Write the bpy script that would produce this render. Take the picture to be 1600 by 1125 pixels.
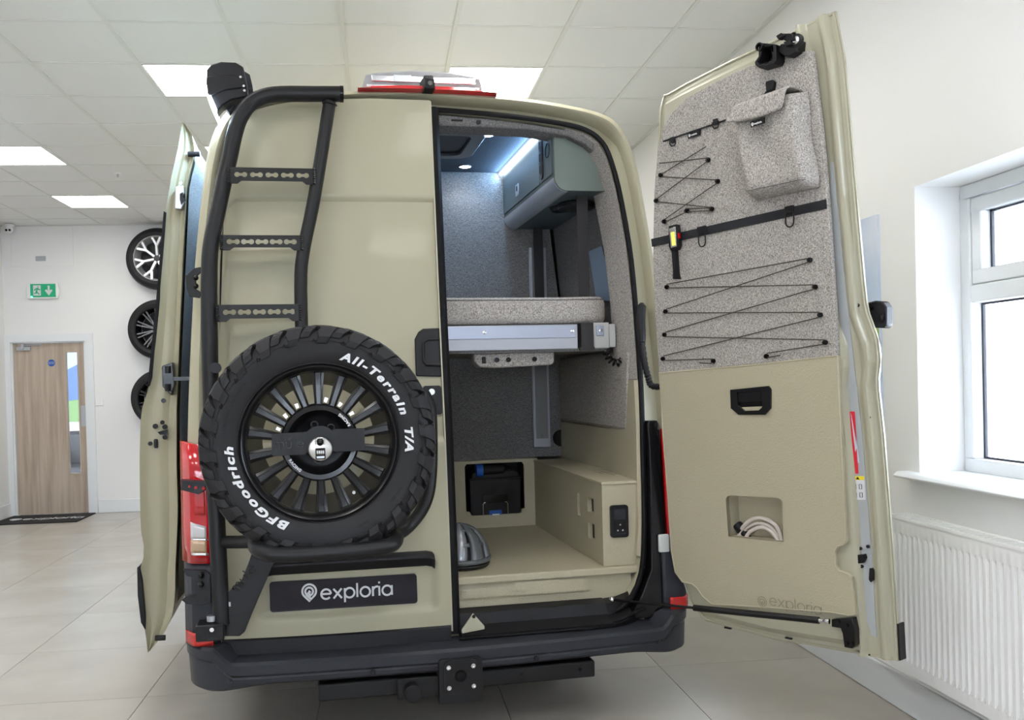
import bpy, bmesh, math, random
from mathutils import Vector, Matrix
random.seed(7)
for o in list(bpy.data.objects): bpy.data.objects.remove(o)
SC = bpy.context.scene
COL = SC.collection
pi = math.pi
rad = math.radians

# ------------------------------------------------------------------ camera
FOC, PX, PY = 1378.1, 733.9, 612.2          # focal length and principal point on the 1600x1125 frame
YAW, PITCH, ROLL = rad(10.64), -.0137, -.0263
CAM = Vector((-.56, -3.46, 1.42))
_F = Vector((math.sin(YAW)*math.cos(PITCH), math.cos(YAW)*math.cos(PITCH), math.sin(PITCH)))
_R0 = Vector((math.cos(YAW), -math.sin(YAW), 0)); _U0 = _R0.cross(_F)
_R = _R0*math.cos(ROLL) + _U0*math.sin(ROLL); _U = -_R0*math.sin(ROLL) + _U0*math.cos(ROLL)
cd = bpy.data.cameras.new('camera'); cam = bpy.data.objects.new('camera', cd); COL.objects.link(cam)
cam.matrix_world = Matrix(((_R.x,_U.x,-_F.x,CAM.x),(_R.y,_U.y,-_F.y,CAM.y),(_R.z,_U.z,-_F.z,CAM.z),(0,0,0,1)))
cd.sensor_fit = 'HORIZONTAL'; cd.sensor_width = 36; cd.lens = 36*FOC/1600
cd.shift_x = (800-PX)/1600; cd.shift_y = (PY-562.5)/1600; cd.clip_start = .05; cd.clip_end = 200
SC.camera = cam

# ------------------------------------------------------------------ world, exposure
w = bpy.data.worlds.new('overcast_sky'); SC.world = w; w.use_nodes = True
bg = w.node_tree.nodes['Background']; bg.inputs[0].default_value = (.80,.89,1,1); bg.inputs[1].default_value = 8.5
vs = SC.view_settings; vs.view_transform = 'Standard'; vs.look = 'None'; vs.gamma = 1; vs.exposure = 0.8
try: vs.use_curve_mapping = False
except Exception: pass
PANEL_EMIT = 8.5

# ------------------------------------------------------------------ frames
def hit(u, v, p0, n):
    d = _F + (u-PX)/FOC*_R - (v-PY)/FOC*_U
    n = Vector(n); t = (Vector(p0)-CAM).dot(n)/d.dot(n)
    return CAM + d*t
def at(u, v, y): return hit(u, v, (0,y,0), (0,1,0))            # point of the van plane y = const that shows at a photo pixel
def interp(z, xs, ys):
    if z <= xs[0]: return ys[0]
    for i in range(len(xs)-1):
        if z <= xs[i+1]: return ys[i]+(ys[i+1]-ys[i])*(z-xs[i])/(xs[i+1]-xs[i])
    return ys[-1]
def yr(z): return interp(z, [.3,.44,.8,1.2,1.69,2.1,2.6,2.75], [0,0,.02,.052,.115,.158,.206,.225])   # lean of the van's rear face
def ss(a, b, x): t = max(0,min(1,(x-a)/(b-a))); return t*t*(3-2*t)
def so(u, v, off=0):                                              # same on the leaning rear face
    y = 0
    for _ in range(8):
        p = at(u, v, y); y = yr(p.z)+off
    return p
def V(x, z, n=0): return (x, yr(z)-n, z)                          # closed door frame, n points outwards
_DH = (.988, .031, 2.024)
def DM(s, z, n=0):                                                # open door frame: s from the hinge, n towards the viewer
    c, sn = math.cos(_DH[2]), math.sin(_DH[2]); vx, vy = -s, yr(z)*1.35+n
    return (_DH[0]+c*vx-sn*vy, _DH[1]+sn*vx+c*vy, z)
RA = rad(5.07)
def RM(X, Y, z): return (CAM.x+X*math.cos(RA)+Y*math.sin(RA), CAM.y-X*math.sin(RA)+Y*math.cos(RA), z)   # room frame

# ------------------------------------------------------------------ materials
def mat(name, col, rough=.5, metal=0, coat=0, emit=None, es=0, alpha=None, bump=None, spec=None, trans=0, mix=None, aniso=None):
    m = bpy.data.materials.new(name); m.use_nodes = True; nt = m.node_tree; b = nt.nodes['Principled BSDF']
    c4 = (*col, 1); b.inputs['Base Color'].default_value = c4; b.inputs['Roughness'].default_value = rough
    b.inputs['Metallic'].default_value = metal; b.inputs['Coat Weight'].default_value = coat; b.inputs['Coat Roughness'].default_value = .06
    if spec is not None: b.inputs['Specular IOR Level'].default_value = spec
    if trans: b.inputs['Transmission Weight'].default_value = trans
    if emit: b.inputs['Emission Color'].default_value = (*emit,1); b.inputs['Emission Strength'].default_value = es
    tc = nt.nodes.new('ShaderNodeTexCoord')
    if mix:   # (colour2, scale, lo, hi, detail, stretch)
        c2, sc, lo, hi, det, st = mix
        mp = nt.nodes.new('ShaderNodeMapping'); mp.inputs['Scale'].default_value = st
        n = nt.nodes.new('ShaderNodeTexNoise'); n.inputs['Scale'].default_value = sc; n.inputs['Detail'].default_value = det
        r = nt.nodes.new('ShaderNodeValToRGB'); r.color_ramp.elements[0].position = lo; r.color_ramp.elements[1].position = hi
        r.color_ramp.elements[0].color = c4; r.color_ramp.elements[1].color = (*c2,1)
        nt.links.new(tc.outputs['Object'], mp.inputs[0]); nt.links.new(mp.outputs[0], n.inputs['Vector'])
        nt.links.new(n.outputs['Fac'], r.inputs[0]); nt.links.new(r.outputs[0], b.inputs['Base Color'])
    if bump:  # (scale, strength, distance)
        n = nt.nodes.new('ShaderNodeTexNoise'); n.inputs['Scale'].default_value = bump[0]; n.inputs['Detail'].default_value = 3
        bp = nt.nodes.new('ShaderNodeBump'); bp.inputs['Strength'].default_value = bump[1]; bp.inputs['Distance'].default_value = bump[2]
        nt.links.new(tc.outputs['Object'], n.inputs['Vector']); nt.links.new(n.outputs['Fac'], bp.inputs['Height']); nt.links.new(bp.outputs[0], b.inputs['Normal'])
    return m
def felt(name, a, bcol, sc=1.9):
    m = bpy.data.materials.new(name); m.use_nodes = True; nt = m.node_tree; b = nt.nodes['Principled BSDF']; L = nt.links.new
    b.inputs['Roughness'].default_value = .95; b.inputs['Specular IOR Level'].default_value = .15
    tc = nt.nodes.new('ShaderNodeTexCoord'); fac = []
    for st in ((260,260,70),(80,80,330)):
        mp = nt.nodes.new('ShaderNodeMapping'); mp.inputs['Scale'].default_value = tuple(x*sc for x in st)
        n = nt.nodes.new('ShaderNodeTexNoise'); n.inputs['Scale'].default_value = 1; n.inputs['Detail'].default_value = 2
        L(tc.outputs['Object'], mp.inputs[0]); L(mp.outputs[0], n.inputs['Vector']); fac.append(n.outputs['Fac'])
    ad = nt.nodes.new('ShaderNodeMath'); ad.operation = 'ADD'; L(fac[0], ad.inputs[0]); L(fac[1], ad.inputs[1])
    hf = nt.nodes.new('ShaderNodeMath'); hf.operation = 'MULTIPLY'; hf.inputs[1].default_value = .5; L(ad.outputs[0], hf.inputs[0])
    r = nt.nodes.new('ShaderNodeValToRGB'); e = r.color_ramp.elements; e[0].position = .36; e[1].position = .64; e[0].color = (*a,1); e[1].color = (*bcol,1)
    L(hf.outputs[0], r.inputs[0]); L(r.outputs[0], b.inputs['Base Color'])
    bp = nt.nodes.new('ShaderNodeBump'); bp.inputs['Strength'].default_value = .5; bp.inputs['Distance'].default_value = .002
    L(hf.outputs[0], bp.inputs['Height']); L(bp.outputs[0], b.inputs['Normal'])
    return m
PAINT = mat('sand_gloss_paint', (.40,.372,.262), .4, coat=.12, spec=.3)
PAINT2 = mat('sand_inner_paint', (.42,.40,.295), .33, coat=.5)
PRIMER = mat('grey_primer_paint', (.40,.42,.43), .45, coat=.2)
TRIM = mat('sand_grained_trim', (.45,.405,.285), .6, bump=(160,.5,.004))
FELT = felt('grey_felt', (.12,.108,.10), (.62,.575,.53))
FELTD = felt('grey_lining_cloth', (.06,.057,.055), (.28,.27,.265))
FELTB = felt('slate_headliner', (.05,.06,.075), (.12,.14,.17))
BLACK = mat('black_plastic', (.008,.008,.010), .45, spec=.28, bump=(600,.1,.001))
GLOSSB = mat('gloss_black_plastic', (.004,.004,.005), .2, spec=.3)
DGREY = mat('dark_grey_bumper_plastic', (.028,.031,.040), .45, spec=.3, bump=(500,.15,.001))
STEEL = mat('black_powder_coated_steel', (.009,.0095,.011), .42, spec=.3, bump=(700,.2,.001))
RUBBER = mat('tyre_rubber', (.016,.016,.018), .6, spec=.3, bump=(300,.1,.001))
SEAL = mat('seal_rubber', (.005,.005,.006), .6, spec=.2)
RIMB = mat('satin_black_alloy', (.005,.005,.006), .28, spec=.45, coat=.1)
CHROME = mat('bright_steel', (.62,.62,.62), .25, 1)
ALU = mat('anodised_aluminium', (.50,.52,.56), .35, .85)
WHITE = mat('white_print', (.70,.70,.72), .5)
PLATEM = mat('black_number_plate', (.008,.006,.011), .35, spec=.25)
ENAMEL = mat('white_enamel', (.88,.88,.88), .3, coat=.3)
WALLM = mat('white_wall_paint', (.85,.845,.84), .7, bump=(90,.05,.002))
UPVC = mat('white_upvc', (.8,.82,.84), .28)
CTILE = mat('ceiling_tile_fissured', (.82,.82,.815), .9, bump=(240,.5,.002))
CGRID = mat('ceiling_grid_enamel', (.76,.76,.74), .5)
FTILE = mat('beige_porcelain', (.40,.365,.325), .27, mix=((.47,.435,.39), 1.7, .35, .7, 5, (1,1,1)), bump=(25,.05,.002))
_nt = FTILE.node_tree; _oi = _nt.nodes.new('ShaderNodeObjectInfo'); _ml = _nt.nodes.new('ShaderNodeVectorMath'); _ml.operation = 'SCALE'; _ml.inputs['Scale'].default_value = 40
_cb = _nt.nodes.new('ShaderNodeCombineXYZ'); _mp = [n for n in _nt.nodes if n.type == 'MAPPING'][0]
_nt.links.new(_oi.outputs['Random'], _cb.inputs[0]); _nt.links.new(_oi.outputs['Random'], _cb.inputs[1]); _nt.links.new(_cb.outputs[0], _ml.inputs[0]); _nt.links.new(_ml.outputs[0], _mp.inputs['Location'])
GROUT = mat('tile_joint', (.16,.14,.12), .8)
GLASS = mat('clear_glass', (.95,.97,1), .02, trans=1)
DARKGL = mat('dark_tinted_glass', (.01,.012,.016), .05)
LIGHTM = mat('light_panel', (.9,.9,.9), .5, emit=(1,.985,.95), es=PANEL_EMIT)
LEDM = mat('blue_white_led', (.9,.9,.9), .5, emit=(.72,.86,1), es=14)
SPOTM = mat('warm_white_led', (.9,.9,.9), .5, emit=(1,.95,.9), es=25)
RED = mat('red_lens', (.55,.006,.012), .12, coat=.6, emit=(.9,.02,.03), es=.01)
REDR = mat('red_reflector', (.50,.02,.015), .25)
CLEAR = mat('clear_lens', (.62,.60,.60), .15, .2, coat=.5)
AMBER = mat('amber_lens', (.50,.33,.2), .2, .2, coat=.5)
GREEN = mat('sign_green', (.012,.26,.13), .5, emit=(.01,.3,.14), es=.25)
BLUE = mat('blue_plastic', (.012,.09,.42), .35)
CABG = mat('blue_green_laminate', (.075,.105,.112), .5)
CREAM = mat('cream_cable', (.62,.55,.5), .45)
WOOD = mat('limed_oak_veneer', (.40,.315,.245), .5, mix=((.54,.445,.36), 1.0, .35, .65, 6, (22,22,1.3)))
MATM = mat('charcoal_entrance_mat', (.018,.017,.018), .95, bump=(400,.5,.003))
GREYP = mat('mid_grey_print', (.45,.45,.45), .6)
PALEG = mat('pale_grey_plastic', (.6,.61,.6), .4)
YEL = mat('cob_led_yellow', (.75,.72,.12), .4, emit=(.9,.85,.15), es=.35)
YELP = mat('warning_yellow', (.85,.68,.02), .5)
STICK = mat('translucent_tape', (.55,.57,.68), .3)
PINK = mat('red_tape', (.72,.02,.04), .35)

# ------------------------------------------------------------------ mesh builder
class MB:
    def __init__(s): s.v = []; s.f = []
    def add(s, v, f):
        o = len(s.v); s.v += [tuple(p) for p in v]; s.f += [tuple(i+o for i in q) for q in f]; return s
    def hexa(s, c):   # 8 corners: bottom loop 0-3, top loop 4-7
        return s.add(c, [(0,3,2,1),(4,5,6,7),(0,1,5,4),(1,2,6,5),(2,3,7,6),(3,0,4,7)])
    def box(s, x0,x1,y0,y1,z0,z1, fn=None):
        c = [(x0,y0,z0),(x1,y0,z0),(x1,y1,z0),(x0,y1,z0),(x0,y0,z1),(x1,y0,z1),(x1,y1,z1),(x0,y1,z1)]
        return s.hexa([fn(*p) for p in c] if fn else c)
    def grid(s, f, nu, nv, cu=False, cv=False):
        v = [f(i, j) for i in range(nu) for j in range(nv)]; q = []
        for i in range(nu if cu else nu-1):
            for j in range(nv if cv else nv-1):
                a = i*nv+j; b = ((i+1)%nu)*nv+j; c = ((i+1)%nu)*nv+(j+1)%nv; d = i*nv+(j+1)%nv; q.append((a,b,c,d))
        return s.add(v, q)
    def loft(s, loops, cap=True, closed=True):
        n = len(loops[0]); o = len(s.v)
        s.grid(lambda i,j: loops[i][j], len(loops), n, False, closed)
        if cap: s.f.append(tuple(o+j for j in range(n))[::-1]); s.f.append(tuple(o+(len(loops)-1)*n+j for j in range(n)))
        return s
    def prism(s, poly, d0, d1, fn=None):
        fn = fn or (lambda a,b,c: (a,c,b))
        return s.loft([[fn(a,b,d0) for a,b in poly],[fn(a,b,d1) for a,b in poly]])
    def tube(s, path, r, seg=10, closed=False, cap=True):
        P = [Vector(p) for p in path]; n = len(P); rr = r if isinstance(r,(list,tuple)) else [r]*n
        T = [((P[(i+1)%n] if (closed or i<n-1) else P[i])-(P[i-1] if (closed or i>0) else P[i])).normalized() for i in range(n)]
        up = Vector((0,0,1)) if abs(T[0].z) < .9 else Vector((0,1,0))
        N = (up-T[0]*up.dot(T[0])).normalized(); loops = []
        for i in range(n):
            N = (N-T[i]*N.dot(T[i])).normalized(); B = T[i].cross(N)
            loops.append([P[i]+rr[i]*(math.cos(2*pi*k/seg)*N+math.sin(2*pi*k/seg)*B) for k in range(seg)])
        if closed: s.grid(lambda i,j: loops[i][j], n, seg, True, True)
        else: s.loft(loops, cap)
        return s
    def lathe(s, prof, c, ax=(0,-1,0), seg=32, close=False, a0=0, a1=2*pi):
        ax = Vector(ax).normalized(); c = Vector(c); u = Vector((0,0,1)) if abs(ax.z) < .9 else Vector((1,0,0))
        u = (u-ax*u.dot(ax)).normalized(); v = ax.cross(u); full = abs(a1-a0-2*pi) < 1e-6
        n = seg if full else seg+1
        return s.grid(lambda i,j: c+ax*prof[j][1]+prof[j][0]*(math.cos(a0+(a1-a0)*i/seg)*u+math.sin(a0+(a1-a0)*i/seg)*v), n, len(prof), full, close)
    def cyl(s, c, r, h, ax=(0,-1,0), seg=16, r2=None):
        c = Vector(c); ax = Vector(ax).normalized(); return s.tube([c, c+ax*h], [r, r2 if r2 is not None else r], seg)
    def ball(s, c, r, seg=12, sc=(1,1,1)):
        c = Vector(c)
        prof = [(i, j) for i in range(seg) for j in range(seg//2+1)]
        return s.grid(lambda i,j: c+Vector((sc[0]*r*math.sin(pi*j/(seg//2))*math.cos(2*pi*i/seg), sc[1]*r*math.sin(pi*j/(seg//2))*math.sin(2*pi*i/seg), sc[2]*r*math.cos(pi*j/(seg//2)))), seg, seg//2+1, True, False)
    def strokes(s, polys, w, d0, d1, fn):   # raised ribbons along 2D polylines
        for pl in polys:
            n = len(pl); L = []
            for i in range(n):
                a = pl[max(i-1,0)]; b = pl[min(i+1,n-1)]; tx, ty = b[0]-a[0], b[1]-a[1]; l = math.hypot(tx,ty) or 1
                nx, ny = -ty/l*w/2, tx/l*w/2
                if 0 < i < n-1:
                    t1 = (pl[i][0]-a[0], pl[i][1]-a[1]); t2 = (b[0]-pl[i][0], b[1]-pl[i][1]); l1 = math.hypot(*t1) or 1; l2 = math.hypot(*t2) or 1
                    cs = max(.5, math.sqrt(max(0,(1+(t1[0]*t2[0]+t1[1]*t2[1])/(l1*l2))/2))); nx, ny = nx/cs, ny/cs
                L.append(((pl[i][0]+nx,pl[i][1]+ny),(pl[i][0]-nx,pl[i][1]-ny)))
            s.loft([[fn(*q[0],d0),fn(*q[1],d0),fn(*q[1],d1),fn(*q[0],d1)] for q in L])
        return s
    def mesh(s, me, fn):
        return s.add([fn(*v.co) for v in me.vertices], [tuple(p.vertices) for p in me.polygons])
    def flat(s, outer, holes, d0, d1, fn):   # plate with holes cut through
        cu = bpy.data.curves.new('t', 'CURVE'); cu.dimensions = '2D'; cu.fill_mode = 'BOTH'; cu.extrude = .5
        for lp in [outer]+list(holes):
            sp = cu.splines.new('POLY'); sp.points.add(len(lp)-1); sp.use_cyclic_u = True
            for k,(a,b) in enumerate(lp): sp.points[k].co = (a,b,0,1)
        o = bpy.data.objects.new('t', cu); me = bpy.data.meshes.new_from_object(o)
        s.mesh(me, lambda a,b,c: fn(a,b,d0+(c+.5)*(d1-d0)))
        bpy.data.objects.remove(o); bpy.data.curves.remove(cu); bpy.data.meshes.remove(me); return s
    def text(s, body, size, d0, d1, fn, bold=0, shear=0, space=1, align='LEFT'):
        cu = bpy.data.curves.new('t', 'FONT'); cu.body = body; cu.size = size; cu.extrude = .5; cu.offset = bold; cu.shear = shear
        cu.space_character = space; cu.align_x = align; cu.resolution_u = 4
        o = bpy.data.objects.new('t', cu); me = bpy.data.meshes.new_from_object(o)
        s.mesh(me, lambda a,b,c: fn(a,b,d0+(c+.5)*(d1-d0)))
        bpy.data.objects.remove(o); bpy.data.curves.remove(cu); bpy.data.meshes.remove(me); return s
    def build(s, name, m, parent=None, bevel=0, ang=35, kind=None, label=None, merge=True):
        me = bpy.data.meshes.new(name); me.from_pydata(s.v, [], s.f); bm = bmesh.new(); bm.from_mesh(me)
        if merge: bmesh.ops.remove_doubles(bm, verts=bm.verts, dist=1e-5)
        bmesh.ops.recalc_face_normals(bm, faces=bm.faces)
        xs = [v.co.x for v in bm.verts]; ys = [v.co.y for v in bm.verts]; zs = [v.co.z for v in bm.verts]
        org = Vector(((min(xs)+max(xs))/2, (min(ys)+max(ys))/2, min(zs)))
        bmesh.ops.translate(bm, verts=bm.verts, vec=-org)
        for f in bm.faces: f.smooth = True
        bm.to_mesh(me); bm.free(); me.set_sharp_from_angle(angle=rad(ang)); me.materials.append(m)
        o = bpy.data.objects.new(name, me); COL.objects.link(o); o['wl'] = tuple(org)
        if parent is not None: o.parent = parent; o.location = org-Vector(parent['wl'])
        else: o.location = org
        if bevel:
            b = o.modifiers.new('bevel','BEVEL'); b.width = bevel; b.segments = 2; b.limit_method = 'ANGLE'; b.angle_limit = rad(40); b.harden_normals = False
        if kind: o['kind'] = kind
        if label: o['label'] = label
        return o
def thing(name, label, cat, loc, group=None):
    o = bpy.data.objects.new(name, None); COL.objects.link(o); o.location = loc; o['wl'] = tuple(loc); o.empty_display_size = .1
    o['label'] = label; o['category'] = cat
    if group: o['group'] = group
    return o
def tag(o, label, cat, group=None):
    o['label'] = label; o['category'] = cat
    if group: o['group'] = group
    return o
def copy_tree(o, delta=None, loc=None, parent=None):
    c = o.copy(); COL.objects.link(c)
    if parent is not None: c.parent = parent
    else:
        if loc is not None: c.location = loc
        if delta is not None: c.location = Vector(o.location)+Vector(delta)
        c['wl'] = tuple(c.location)
    for ch in o.children: copy_tree(ch, parent=c)
    return c
def arc(cx, cy, r, a0, a1, n=12): return [(cx+r*math.cos(rad(a0+(a1-a0)*i/n)), cy+r*math.sin(rad(a0+(a1-a0)*i/n))) for i in range(n+1)]
def rrect(x0, x1, y0, y1, r, n=5):
    return arc(x1-r,y1-r,r,0,90,n)+arc(x0+r,y1-r,r,90,180,n)+arc(x0+r,y0+r,r,180,270,n)+arc(x1-r,y0+r,r,270,360,n)
def smooth_path(pts, n=6):
    P = [Vector(p) for p in pts]; out = []
    for i in range(len(P)-1):
        a = P[max(i-1,0)]; b = P[i]; c = P[i+1]; d = P[min(i+2,len(P)-1)]
        for k in range(n):
            t = k/n; out.append(.5*((2*b)+(c-a)*t+(2*a-5*b+4*c-d)*t*t+(3*b-a-3*c+d)*t**3))
    out.append(P[-1]); return out
LET = {'e': ([[(0,.52),(1,.52)], arc(.5,.5,.5,2,318,20)], 1.27), 'x': ([[(0,0),(.85,1)],[(0,1),(.85,0)]], 1.17),
 'p': ([arc(.5,.5,.5,180,-180,24), [(0,1),(0,-.45)]], 1.3), 'l': ([[(0,0),(0,1.45)]], .34), 'o': ([arc(.5,.5,.5,0,360,24)], 1.3),
 'r': ([[(0,0),(0,1)], arc(.45,.52,.45,180,75,8)], .68), 'i': ([[(0,0),(0,1)],[(0,1.28),(0,1.46)]], .32), 'a': ([arc(.5,.5,.5,0,360,24),[(1,0),(1,1)]], 1.3),
 'm': ([[(0,0),(0,1)], arc(.32,.68,.32,180,0,8)+[(.64,0)], arc(.96,.68,.32,180,0,8)+[(1.28,0)]], 1.6), 'u': ([[(0,1)]+arc(.4,.4,.4,180,360,10)+[(.8,1)]], 1.1)}
def word(txt, x, y, h, extra=0):
    out = []; cx = 0
    for ch in txt:
        pl, adv = LET[ch]
        out += [[(x+(cx+a)*h, y+b*h) for a,b in p] for p in pl]; cx += adv+extra
    return out, x+cx*h
def pin(x, y, R):   # map pin emblem
    p = [(.08,-1.5),(-.74,-.67)]+arc(0,0,1,222,-42,26)+[(.25,-1.16),(-.40,-.5)]+arc(0,-.03,.57,228,-40,18)+[(.2,-.63),(-.16,-.24),(.02,-.03),(.2,-.22)]
    return [[(x+a*R, y+b*R) for a,b in p]]

# ================================================================== ROOM
XL, XR, YF, YB, ZC = -4.27, 2.12, -3.4, 10.5, 3.30
floor = MB().box(XL-.2,XR+.2,YF-.2,YB+.2,-.12,-.006,RM).build('floor', GROUT, kind='structure')
TS = .81; fx0, fy0 = 1.30, 4.17
i0 = math.floor((XL-fx0)/TS); j0 = math.floor((YF-fy0)/TS)
for i in range(i0, 2):
    for j in range(j0, 9):
        a0 = max(fx0+i*TS, XL); a1 = min(fx0+(i+1)*TS, XR); b0 = max(fy0+j*TS, YF); b1 = min(fy0+(j+1)*TS, YB)
        if a1-a0 < .02 or b1-b0 < .02: continue
        MB().box(a0+.0015,a1-.0015,b0+.0015,b1-.0015,-.006,0,RM).build('floor_tile', FTILE, floor)
# ceiling: slab above, grid bars and lay-in tiles
ceil = MB().box(XL-.2,XR+.2,YF-.2,YB+.2,ZC+.04,ZC+.14,RM).build('ceiling', CGRID, kind='structure')
gx0, gy0, G = -1.964, 4.699, .6
LIT = {(j,i) for j in (-2,1,4) for i in (-11,-8,-5,-2,1,4,7)}
LIT -= {(j,-11) for j in (-2,1,4)} | {(9,9)}
xs = [gx0+j*G for j in range(-3,7)]; ys = [gy0+i*G for i in range(-14,10)]
for X in xs: MB().box(X-.012,X+.012,YF,YB,ZC,ZC+.03,RM).build('grid_bar', CGRID, ceil)
for Y in ys: MB().box(XL,XR,Y-.010,Y+.010,ZC+.002,ZC+.03,RM).build('cross_bar', CGRID, ceil)
for nm,(a,b,c,d) in dict(l=(XL,XL+.025,YF,YB), r=(XR-.025,XR,YF,YB), b=(XL,XR,YB-.025,YB), f=(XL,XR,YF,YF+.025)).items():
    MB().box(a,b,c,d,ZC-.001,ZC+.03,RM).build('edge_bar', CGRID, ceil)
ex = [XL]+xs+[XR]; ey = [YF]+ys+[YB]; tile_proto = None
for a in range(len(ex)-1):
    for b in range(len(ey)-1):
        jj = round((ex[a]-gx0)/G) if a else -99; ii = round((ey[b]-gy0)/G) if b else -99
        if (jj,ii) in LIT: continue
        full = abs(ex[a+1]-ex[a]-G) < 1e-4 and abs(ey[b+1]-ey[b]-G) < 1e-4
        if full and tile_proto:
            c = tile_proto.copy(); COL.objects.link(c); c.parent = ceil
            c.location = Vector(RM((ex[a]+ex[a+1])/2,(ey[b]+ey[b+1])/2,ZC+.006))-Vector(ceil['wl'])
        elif full:
            tile_proto = MB().box(ex[a]+.006,ex[a+1]-.006,ey[b]+.006,ey[b+1]-.006,ZC+.006,ZC+.02,RM).build('ceiling_tile', CTILE, ceil)
        else: MB().box(ex[a]+.001,ex[a+1]-.001,ey[b]+.001,ey[b+1]-.001,ZC+.006,ZC+.02,RM).build('ceiling_tile', CTILE, ceil)
lnames = {(1,1):'square ceiling light panel behind the black awning end and ladder top', (4,1):'square ceiling light panel above the roof light on the van',
 (-2,4):'square ceiling light panel cut by the left edge of the photo', (-2,7):'small far square ceiling light panel nearest the tyre wall',
 (1,4):'square ceiling light panel mostly hidden behind the van roof corner and sliding door'}
for (j,i) in sorted(LIT):
    X, Y = gx0+j*G, gy0+i*G
    vis = (j,i) in lnames
    t = thing('ceiling_light', lnames.get((j,i), 'square ceiling light panel out of view behind the camera or the van'), 'ceiling light', RM(X+.3,Y+.3,ZC), 'square ceiling light panels')
    f = MB()
    for q in ((.006,.594,.006,.02),(.006,.594,.58,.594),(.006,.02,.02,.58),(.58,.594,.02,.58)): f.box(X+q[0],X+q[1],Y+q[2],Y+q[3],ZC+.002,ZC+.02,RM)
    f.build('frame', CGRID, t); MB().box(X+.02,X+.58,Y+.02,Y+.58,ZC+.005,ZC+.015,RM).build('diffuser', LIGHTM, t)
# walls
wb = MB()
DX0, DX1, DZ = -4.22, -3.382, 1.99
wb.box(XL-.2,DX0,YB,YB+.12,0,ZC+.04,RM).box(DX1,XR+.2,YB,YB+.12,0,ZC+.04,RM).box(DX0,DX1,YB,YB+.12,DZ,ZC+.04,RM)
wb.build('wall_back', WALLM, kind='structure')
MB().box(XL-.12,XL,YF-.12,YB+.12,0,ZC+.04,RM).build('wall_left', WALLM, kind='structure')
WY0, WY1, WZ0, WZ1 = 1.55, 3.325, 1.0, 2.139
wr = MB(); TH = .34
wr.box(XR,XR+TH,YF,-2.9,0,ZC+.04,RM).box(XR,XR+TH,-1.1,WY0,0,ZC+.04,RM).box(XR,XR+TH,WY1,4.85,0,ZC+.04,RM).box(XR,XR+TH,6.6,YB,0,ZC+.04,RM)
for a,b in ((-2.9,-1.1),(WY0,WY1),(4.85,6.6)): wr.box(XR,XR+TH,a,b,0,WZ0,RM).box(XR,XR+TH,a,b,WZ1,ZC+.04,RM)
wr.build('wall_right', WALLM, kind='structure')
wf = MB(); FX0, FX1, FZ0, FZ = -2.9, 1.3, 1.45, 2.55
wf.box(XL-.12,FX0,YF-.2,YF,0,ZC+.04,RM).box(FX1,XR+.12,YF-.2,YF,0,ZC+.04,RM).box(FX0,FX1,YF-.2,YF,FZ,ZC+.04,RM).box(FX0,FX1,YF-.2,YF,0,FZ0,RM)
wf.build('wall_front', WALLM, kind='structure')
fr = MB()
for k in range(5):
    X = FX0+(FX1-FX0-.05)*k/4; fr.box(X,X+.05,YF-.12,YF-.05,FZ0,FZ,RM)
fr.box(FX0,FX1,YF-.12,YF-.05,FZ-.05,FZ,RM).box(FX0,FX1,YF-.12,YF-.05,FZ0,FZ0+.05,RM)
fo = fr.build('added_window_3', UPVC, kind='structure')  # unseen glazing added behind the camera to let daylight in
MB().box(FX0+.02,FX1-.02,YF-.09,YF-.08,FZ0+.03,FZ-.03,RM).build('pane', GLASS, fo)
def window(nm, a, b):
    X0, X1 = 2.31, 2.39
    m = MB()
    def ring(y0,y1,z0,z1,w,x0,x1,mb):
        mb.box(x0,x1,y0,y1,z1-w,z1,RM).box(x0,x1,y0,y1,z0,z0+w,RM).box(x0,x1,y0,y0+w,z0+w,z1-w,RM).box(x0,x1,y1-w,y1,z0+w,z1-w,RM)
    ring(a,b,WZ0,WZ1,.055,X0,X1,m)
    mz = 1.705; m.box(X0,X1,a+.055,b-.055,mz-.035,mz+.035,RM)
    m.box(X0,X1,(a+b)/2-.035,(a+b)/2+.035,WZ0+.055,mz-.035,RM)
    fo = m.build(nm, UPVC, bevel=.006, kind='structure')
    c = MB(); ring(a+.058,b-.058,mz+.037,WZ1-.058,.055,X0+.005,X1+.01,c); c.build('casement', UPVC, fo, bevel=.006)
    g = MB(); y0, y1 = a+.113, b-.113
    g.box(X1-.03,X1-.022,y0,y1,mz+.09,WZ1-.113,RM); g.build('pane', GLASS, fo)
    g = MB().box(X1-.03,X1-.022,a+.055,(a+b)/2-.035,WZ0+.055,mz-.035,RM).build('pane', GLASS, fo)
    g = MB().box(X1-.03,X1-.022,(a+b)/2+.035,b-.055,WZ0+.055,mz-.035,RM).build('pane', GLASS, fo)
    gk = MB()
    for (p,q,r_,t_) in ((a+.115,b-.115,mz+.092,WZ1-.115),(a+.055,(a+b)/2-.035,WZ0+.055,mz-.035),((a+b)/2+.035,b-.055,WZ0+.055,mz-.035)):
        ring(p,q,r_,t_,.008,X1-.035,X1-.018,gk)
    gk.build('gasket', DGREY, fo)
    s = MB(); pr = [(2.06,WZ0-.004),(2.05,WZ0-.013),(2.06,WZ0-.022),(2.33,WZ0-.022),(2.33,WZ0+.003),(2.07,WZ0+.003)]
    s.loft([[RM(x,yy,z) for x,z in pr] for yy in (a-.06,b+.075)]); s.build('window_sill', UPVC, fo, bevel=.003)
window('window_1', WY0, WY1); window('added_window_2', -2.9, -1.1); window('added_window_4', 4.85, 6.6)  # first is the visible window, the rest are unseen, added for daylight
def skirting(nm, segs):
    m = MB()
    for s in segs: m.box(*s, 0, .15, RM)
    m.build(nm, UPVC, bevel=.006, kind='structure')
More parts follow.
